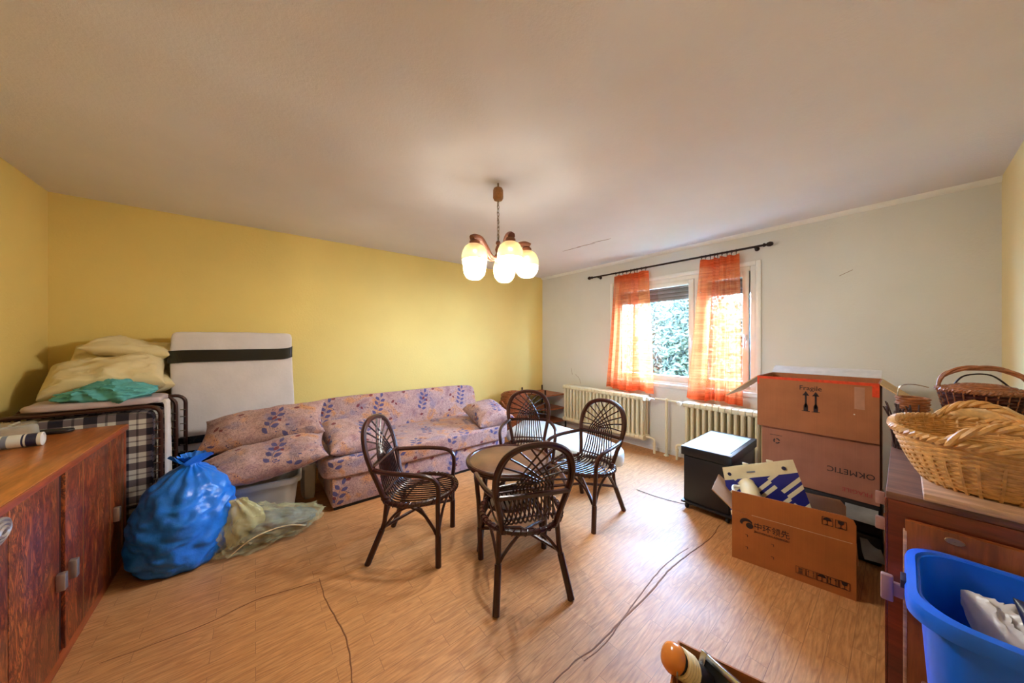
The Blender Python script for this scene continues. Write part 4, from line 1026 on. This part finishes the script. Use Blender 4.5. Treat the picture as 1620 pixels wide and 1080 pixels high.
# striped tote inside
tt = thing('tote_bag', 'blue and cream striped tote bag standing in the open box', 'bag', (2.60, 0, 0))
def tote_pt(u, v, side):
    bl, br, tl, tr = Vector((0, .745, .10)), Vector((0, .33, .06)), Vector((0, .815, .478)), Vector((0, .432, .645))
    br = Vector((0, .315, .28)); bl = Vector((0, .74, .05))
    p = (bl*(1-u)+br*u)*(1-v)+(tl*(1-u)+tr*u)*v
    b_ = .03*math.sin(PI*u)**.6*(.35+.65*(1-v))+.006*noise.noise(Vector((u*6, v*6, side)))
    p.x = side*b_-.0; return p
def strip(v0, v1, side, n=9): return B().grid(lambda u, v: tote_pt(u, v0+(v1-v0)*v, side), 26, n)
for sd in (-1, 1):
    obj('striped_panel', strip(0, .80, sd, 20), 'tote', tt, uv=True, smooth=70)
    obj('top_band', strip(.80, 1.0, sd), 'tote_band', tt, smooth=70)
for u in (.36, .70):
    p = tote_pt(u, 1, -1); obj('handle_tab', B().box(p+Vector((.006, 0, .006)), (.008, .035, .016), bev=.003), 'tote_band', tt)
for u, mm in ((.1, 'navy'), (.42, 'grey_print'), (.86, 'navy')):
    p = tote_pt(u, .89, -1); obj('printed_mark', B().prism([(.012*math.cos(2*PI*k/12), .012*math.sin(2*PI*k/12)) for k in range(12)] if u != .42 else rect(-.025, -.004, .025, .004), 0, .001), mm, tt, matrix=frame(p+Vector((-.003, 0, 0)), (0, -1, .4), (0, .4, 1)), smooth=0)
jug = thing('white_jug', 'cream enamel jug with handle lying in the open box beside the tote', 'jug', (2.50, .625, .40), 0, rot=(R_(-70), R_(0), R_(-60)))
obj('jug_body', B().lathe([(.001, -.07), (.04, -.068), (.048, -.05), (.05, .03), (.042, .06), (.045, .075), (.041, .075), (.038, .06), (.044, .03), (.042, -.05), (.001, -.06)], 24), 'tote_band', jug)
obj('jug_handle', B().tube(cat([(-.046, 0, .04), (-.085, 0, .035), (-.09, 0, -.02), (-.047, 0, -.035)], 6), .008, 8), 'white_paint', jug)

# the stack behind
fr = carton('cardboard_box', 'topmost open cardboard box of the stack marked Fragile with two arrows', (2.955, .695, .752), R_(-90), .605, .42, .37, 'card')
obj('red_tape', B().span((0, -.0012, .352), (.605, 0, .371)).span((.575, -.0012, .285), (.605, 0, .353)).span((0, -.0012, .31), (.012, 0, .353)), 'tape_red', fr)
obj('clear_tape', B().span((.50, -.0011, .20), (.545, 0, .34)), plain('cloudy_tape', lin(176, 126, 104), .3), fr)
def flapbox(xc, sgn):
    Rm = Matrix.Rotation(R_(40*sgn), 3, 'Y'); return B().box(Vector((xc, .21, .368))+Rm@Vector((sgn*.135, 0, 0)), (.27, .42, .006), mat=Rm)
obj('side_flap', flapbox(0, -1), 'card_edge', fr); obj('side_flap', flapbox(.605, 1), 'card_edge', fr)
obj('back_flap', B().box((.30, .47, .395), (.60, .12, .006), mat=Matrix.Rotation(R_(24), 3, 'X')), 'tape_clear', fr)
stamp(fr, 'Fragile', .044, .295, .306)
for x in (.272, .322):
    flat(fr, [rect(-.005, .02, .005, .115), [(-.018, .105), (.018, .105), (0, .135)], [(-.011, 0), (.011, 0), (.011, .035), (.005, .05), (-.005, .05), (-.011, .035)], rect(-.021, -.004, .021, 0)], x, .15)
flat(fr, [[(.004*math.cos(2*PI*k/10), .004*math.sin(2*PI*k/10)) for k in range(10)]], .50, .165, 'paper')
ok = carton('cardboard_box', 'middle cardboard box of the stack with upside-down lettering', (2.98, .675, .365), R_(-90), .585, .42, .385, 'card2', False)
stamp(ok, 'OKMETIC', .05, .46, .17, up=-1)
stamp(ok, 'FRAGILE', .036, .49, .055, 'ink_red', up=-1)
flat(ok, [[(r*math.cos(a), r*math.sin(a)) for r, a in [(.02, R_(s0+90*k/5)) for k in range(6)]+[(.012, R_(s0+90*(5-k)/5)) for k in range(6)]] for s0 in (10, 130, 250)], .09, .285)
flat(ok, [rect(-.035, 0, .035, .003)], .085, .325); obj('corner_edge', B().span((-.001, -.001, 0), (.004, .004, .385)), 'card_edge', ok)
bb = thing('black_case', 'black storage case on the floor carrying the box stack', 'case', (2.96, .70, 0), R_(-90))
obj('lower_half', B().span((0, 0, 0), (.62, .44, .175), .015), 'black_lam', bb)
obj('upper_half', B().span((0.005, 0.005, .18), (.615, .435, .363), .015), 'black_lam', bb)
obj('latch', B().span((.30, -.012, .16), (.34, 0, .20), .003), 'steel', bb)
def sheetobj(label, loc, rot, s):
    def fn(u, v): return Vector(((u-.5)*s[0], (v-.5)*s[1], .006*math.sin(5*u+3*v)))
    b = B().grid(fn, 8, 8); n0 = len(b.v); b.add([v+Vector((0, 0, -.002)) for v in b.v], [f[::-1] for f in b.f])
    for k in range(7): b.f += [(k, k+1, n0+k+1, n0+k), (56+k+1, 56+k, n0+56+k, n0+56+k+1), ((k+1)*8, k*8, n0+k*8, n0+(k+1)*8), (k*8+7, (k+1)*8+7, n0+(k+1)*8+7, n0+k*8+7)]
    o = obj('paper_sheet', b, 'paper_grey', None, loc, rot, smooth=60); return tag(o, label, 'paper', 'loose papers by the box stack')
sheetobj('white printed paper leaning on the black case under the middle box', (2.945, .165, .30), (R_(0), R_(-70), R_(0)), (.09, .14))
sheetobj('crumpled white paper lower down against the black case', (2.93, .12, .10), (R_(10), R_(-50), R_(20)), (.12, .09))

# ------------------------------------------------------------------ right hand cabinets
rc = thing('low_cabinet', 'dark reddish wooden cabinet along the right wall carrying the baskets', 'cabinet', (0, 0, 0))
CY = .038; CXA, CXB, CH_ = 1.71, 2.71, .86
obj('carcass', B().span((CXA+.004, Y0+.003, .05), (CXB, CY-.022, CH_-.025)), 'red_wood', rc)
obj('top', B().span((CXA, Y0+.003, CH_-.025), (CXB, CY, CH_), .003), 'brown_top', rc)
obj('end_panel', B().span((CXA, Y0+.003, 0), (CXA+.02, CY-.004, CH_-.026), .002), 'red_wood', rc)
obj('plinth', B().span((CXA+.02, Y0+.003, 0), (CXB, CY-.04, .052)), 'dark_wood', rc)
obj('front_edge', B().span((CXA, CY-.004, 0), (CXA+.022, CY+.002, CH_-.026), .001), 'red_wood', rc)
for a, c, yp in ((1.735, 2.21, 2.16), (2.215, 2.70, 2.27)):
    d = obj('door', B().span((a, CY-.02, .06), (c, CY-.002, CH_-.03), .002), 'red_wood', rc)
for xp, zp in ((2.42, .60), (2.42, .475)):
    obj('pull', B().span((xp, CY-.003, zp-.010), (xp+.018, CY+.02, zp+.010)).span((xp, CY+.018, zp-.03), (xp+.024, CY+.05, zp+.03), .004), 'pull_wood', rc)
tk = thing('tall_dark_cabinet', 'very dark cabinet standing beyond the low cabinet at the right wall', 'cabinet', (0, 0, 0))
obj('carcass', B().span((2.716, Y0+.003, 0), (3.30, .03, .895)), 'dark_wood', tk); obj('top', B().span((2.714, Y0+.003, .895), (3.31, .04, .92), .004), 'dark_wood', tk)
bd = obj('loose_board', B().span((1.695, -.41, 0), (2.36, -.042, .024), .004), 'board_wood', None, (0, 0, .8605))
tag(bd, 'pale wooden board lying on the cabinet under the wicker basket', 'board')
lp = thing('leaning_door', 'orange brown wooden door panel standing against the end of the cabinet', 'panel', (1.668, 0, 0))
obj('panel', B().span((0, -.415, 0), (.022, -.004, .79), .002), 'door_wood', lp)
obj('edge_lipping', B().span((-.001, -.008, 0), (.023, .0, .755), .001), 'board_wood', lp)
obj('pull', B().span((-.02, -.002, .535), (0, .026, .575)).span((-.03, .020, .515), (-.008, .048, .60), .005), 'pull_wood', lp)
obj('lock_plate', B().lathe([(.001, 0), (.013, 0), (.012, .003), (.001, .003)], 14, ax=1.5, ay=.8, mat=rotm((0, 1, 0), (0, 0, 1), (-1, 0, 0)), c=(0, -.10, .765)), 'brass_strip', lp)
# big wicker basket
def stakes(b, ax, ay, prof, n, r, e2=1):
    for k in range(n):
        a = 2*PI*k/n; b.tube([(sel(math.cos(a), e2)*ax*s, sel(math.sin(a), e2)*ay*s, z) for s, z in prof], r, 5)
    return b
def twist_ring(b, ax, ay, z, r, n=72, st=3, off=.008, turns=24, e2=1):
    for q in range(st):
        b.tube([(sel(math.cos(a), e2)*(ax+off*math.cos(turns*a+2*PI*q/st)), sel(math.sin(a), e2)*(ay+off*math.cos(turns*a+2*PI*q/st)), z+off*math.sin(turns*a+2*PI*q/st)) for a in [2*PI*k/(n*2) for k in range(n*2)]], r, 5, closed=True)
    return b
wb = thing('wicker_basket', 'large oval golden wicker basket with two handles on the cabinet', 'basket', (1.985, -.19, .885))
NB = 21; pr_ = [(.70+.29*(k/(NB-1))**.8, .012+.0078*k) for k in range(NB)]
AX, AY = .295, .218
obj('woven_wall', weave(B(), pr_, AX, AY, 40, .0056, 5, pts=120, wob=.55, e2=.8), 'wicker', wb)
obj('stakes', stakes(B(), AX*.985, AY*.985, [(.70, .0), (.80, .04), (.9, .09), (.99, .17)], 40, .0045, .8), 'wicker', wb)
obj('base', B().lathe([(.001, .004), (.70, .004), (.70, .012), (.001, .012)], 40, ax=AX, ay=AY), 'wicker', wb)
obj('rim_braid', twist_ring(B(), AX, AY, .175, .0078, e2=.8), 'wicker', wb)
for s in (-1, 1):
    hb = B()
    for q in range(3):
        pts = []
        for k in range(33):
            t = k/32; y = -.10+.20*t; zz = .175+.065*math.sin(PI*t)**.8; xx = s*(AX*(1-(abs(y)/AY)**2.5)**.4+.004)
            pts.append((xx+.009*math.cos(14*t+2*PI*q/3), y, zz+.009*math.sin(14*t+2*PI*q/3)))
        hb.tube(pts, .0085, 6)
    obj('handle', hb, 'wicker', wb)
# support carton and dark basket behind
dbk = thing('lidded_basket', 'dark brown wicker basket with arched handle behind the golden basket', 'basket', (2.98, -.262, .921))
NB = 12; pr2 = [(.72+.28*(k/(NB-1))**.9, .008+.0165*k) for k in range(NB)]
obj('woven_wall', weave(B(), pr2, .135, .135, 30, .0088, 5, pts=90, wob=.5), 'wicker_dark', dbk)
obj('stakes', stakes(B(), .144, .144, [(.72, 0), (.85, .09), (1, .195)], 26, .003), 'wicker_mid', dbk)
obj('rim_braid', twist_ring(B(), .14, .14, .20, .007, 60), 'wicker_mid', dbk)
obj('lid', weave(B().lathe([(.001, .228), (.5, .226), (.95, .20)], 28, ax=.13, ay=.13), [(.96, .202), (.86, .21), (.74, .218), (.6, .224), (.45, .228), (.28, .23), (.1, .23)], .13, .13, 26, .007, 5, pts=60), 'wicker_mid', dbk)
hb = B()
for q in range(3):
    hb.tube([(.010*math.cos(9*t+2*PI*q/3), -.138*math.cos(PI*t), .195+.125*math.sin(PI*t)**.7+.008*math.sin(9*t+2*PI*q/3)) for t in [k/28 for k in range(29)]], .0075, 6)
obj('handle', hb, 'wicker_mid', dbk)
obj('lid_wire', B().tube(cat([(.05, .09, .205), (.05, .05, .27), (.05, -.03, .28), (.05, -.09, .215)], 8), .004, 6), 'iron', dbk)
smb = thing('small_basket', 'small brown wicker basket with wire handle left of the dark basket', 'basket', (2.56, -.03, .8605))
pr3 = [(.8+.2*k/18, .01+.0125*k) for k in range(19)]
obj('woven_wall', weave(B(), pr3, .055, .05, 16, .006, 5, pts=48), 'wicker_mid', smb)
obj('liner', B().lathe([(.001, .002), (.8, .002), (.97, .235)], 20, ax=.05, ay=.045), 'wicker_mid', smb)
obj('wire_handle', B().tube(cat([(0, .05, .23), (0, .04, .29), (0, -.0, .305), (0, -.05, .295)], 6), .003, 6), 'steel', smb)
cl = obj('cloth_bundle', B().superell((.12, .24, .24), .8, .8, 32, 18, .03, 12, 4, lambda p: Vector((p.x, p.y, max(.001, p.z+.115)))), 'wicker', None, (2.46, -.22, .861), smooth=70)
tag(cl, 'tan cloth bundle peeking above the golden basket rim', 'cloth')
tw = B(); rr_ = random.Random(4)
for k in range(26):
    a0 = rr_.uniform(0, 6.28); p0 = Vector((.03*math.cos(a0), .03*math.sin(a0), 0))
    tw.tube([p0, p0*1.1+Vector((rr_.uniform(-.015, .015), rr_.uniform(-.015, .015), .09)), p0*1.2+Vector((rr_.uniform(-.03, .03), rr_.uniform(-.03, .03), .17+rr_.uniform(0, .05)))], .003, 4)
two = obj('twig_bundle', tw, 'dark_wood', None, (2.44, .0, .8615)); tag(two, 'bundle of dark twigs standing at the left end of the golden basket', 'twigs')

# ------------------------------------------------------------------ blue tub on a stool
st = thing('wooden_stool', 'low wooden stool under the blue tub', 'stool', (1.43, -.205, 0))
obj('seat', B().span((-.18, -.17, .30), (.18, .17, .33), .006), 'door_wood', st)
for x in (-.15, .15):
    for y in (-.14, .14): obj('leg', B().span((x-.018, y-.018, 0), (x+.018, y+.018, .30), .004), 'door_wood', st)
bt = tub('blue_tub', 'bright blue plastic tub in the lower right foreground', 'blue_tub', (1.435, -.207, .331), 0, .385, .375, .40, .82, .005, .026)
obj('grip_slot', B().box((-.04, .206, .388), (.05, .012, .022), bev=.002), 'navy', bt)
pb = obj('plastic_parcel', B().pillow(.26, .22, .14, n=60, seed=11, amp=.02, pinch=.05, pw=.4, crease=.03, cf=22), film_mat('milky_film', lin(222, 216, 216), .9, .25), None, (1.50, -.235, .585), (R_(25), R_(-22), R_(20)), smooth=60)
tag(pb, 'crumpled white plastic parcel lying inside the blue tub', 'parcel')
pbd = obj('printed_packet', B().pillow(.18, .15, .05, n=18, seed=12, amp=.01, pinch=.05, pw=.4), 'navy', None, (1.455, -.255, .655), (R_(25), R_(-40), R_(15)), smooth=60)
tag(pbd, 'dark printed packet on the white parcel inside the blue tub', 'packet')
tb = obj('teal_packet', B().pillow(.2, .14, .06, n=18, seed=13, amp=.01), 'teal_cloth', None, (1.34, -.20, .66), (R_(8), 0, R_(10)), smooth=60)
tag(tb, 'teal packet under the parcel inside the blue tub', 'packet')
for o_, dz in ((pb, 0), (pbd, 0), (tb, -.06)): o_.location.z += dz

# ------------------------------------------------------------------ carton in the foreground
nb = carton('cardboard_box', 'open cardboard box at the bottom edge with orange lamp and picture frame', (1.185, .515, 0), R_(-74), .34, .30, .30, 'card3')
nb.location = (.90, .43, 0)
lampo = thing('orange_lamp', 'orange rounded lamp head with cream cord wound round its body', 'lamp', (1.080, .478, .328))
AXD = Vector((.62, -.55, -.56)).normalized(); e1 = AXD.orthogonal().normalized(); e2 = AXD.cross(e1)
RM = rotm(e1, e2, AXD)
obj('lamp_head', B().lathe([(.001, -.035), (.02, -.033), (.036, -.024), (.043, -.008), (.043, .006), (.038, .012), (.001, .012)], 24, mat=RM), 'orange_plastic', lampo, smooth=60)
obj('lamp_body', B().lathe([(.034, .012), (.033, .11), (.028, .13), (.001, .132)], 20, mat=RM), 'black_lam', lampo)
cw = [RM@Vector((.038*math.cos(t*2*PI*5), .038*math.sin(t*2*PI*5), .018+.05*t+.006*math.sin(30*t))) for t in [k/80 for k in range(81)]]
cw += cat([cw[-1], cw[-1]+Vector((-.02, -.01, -.04)), cw[-1]+Vector((-.07, .0, -.12))], 5)[1:]
obj('wound_cord', B().tube(cw, .0055, 6), 'cream_cord', lampo)
obj('hook', B().tube(cat([RM@Vector((-.035, .015, -.005)), RM@Vector((-.052, .02, -.012)), RM@Vector((-.062, .012, -.006))], 4), .0028, 6), 'brass', lampo)
pf = thing('picture_frame', 'dark picture frame with silver edge standing in the foreground box', 'picture frame', (1.15, .36, .218), 0, rot=(R_(8), R_(-62), R_(-16)))
fb_ = B(); 
for a, c in (((-.10, -.09, 0), (.10, -.072, .016)), ((-.10, .072, 0), (.10, .09, .016)), ((-.10, -.072, 0), (-.082, .072, .016)), ((.082, -.072, 0), (.10, .072, .016))): fb_.span(a, c, .002)
obj('frame', fb_, 'steel', pf)
obj('picture', B().span((-.082, -.072, .002), (.082, .072, .008)), 'black_lam', pf)
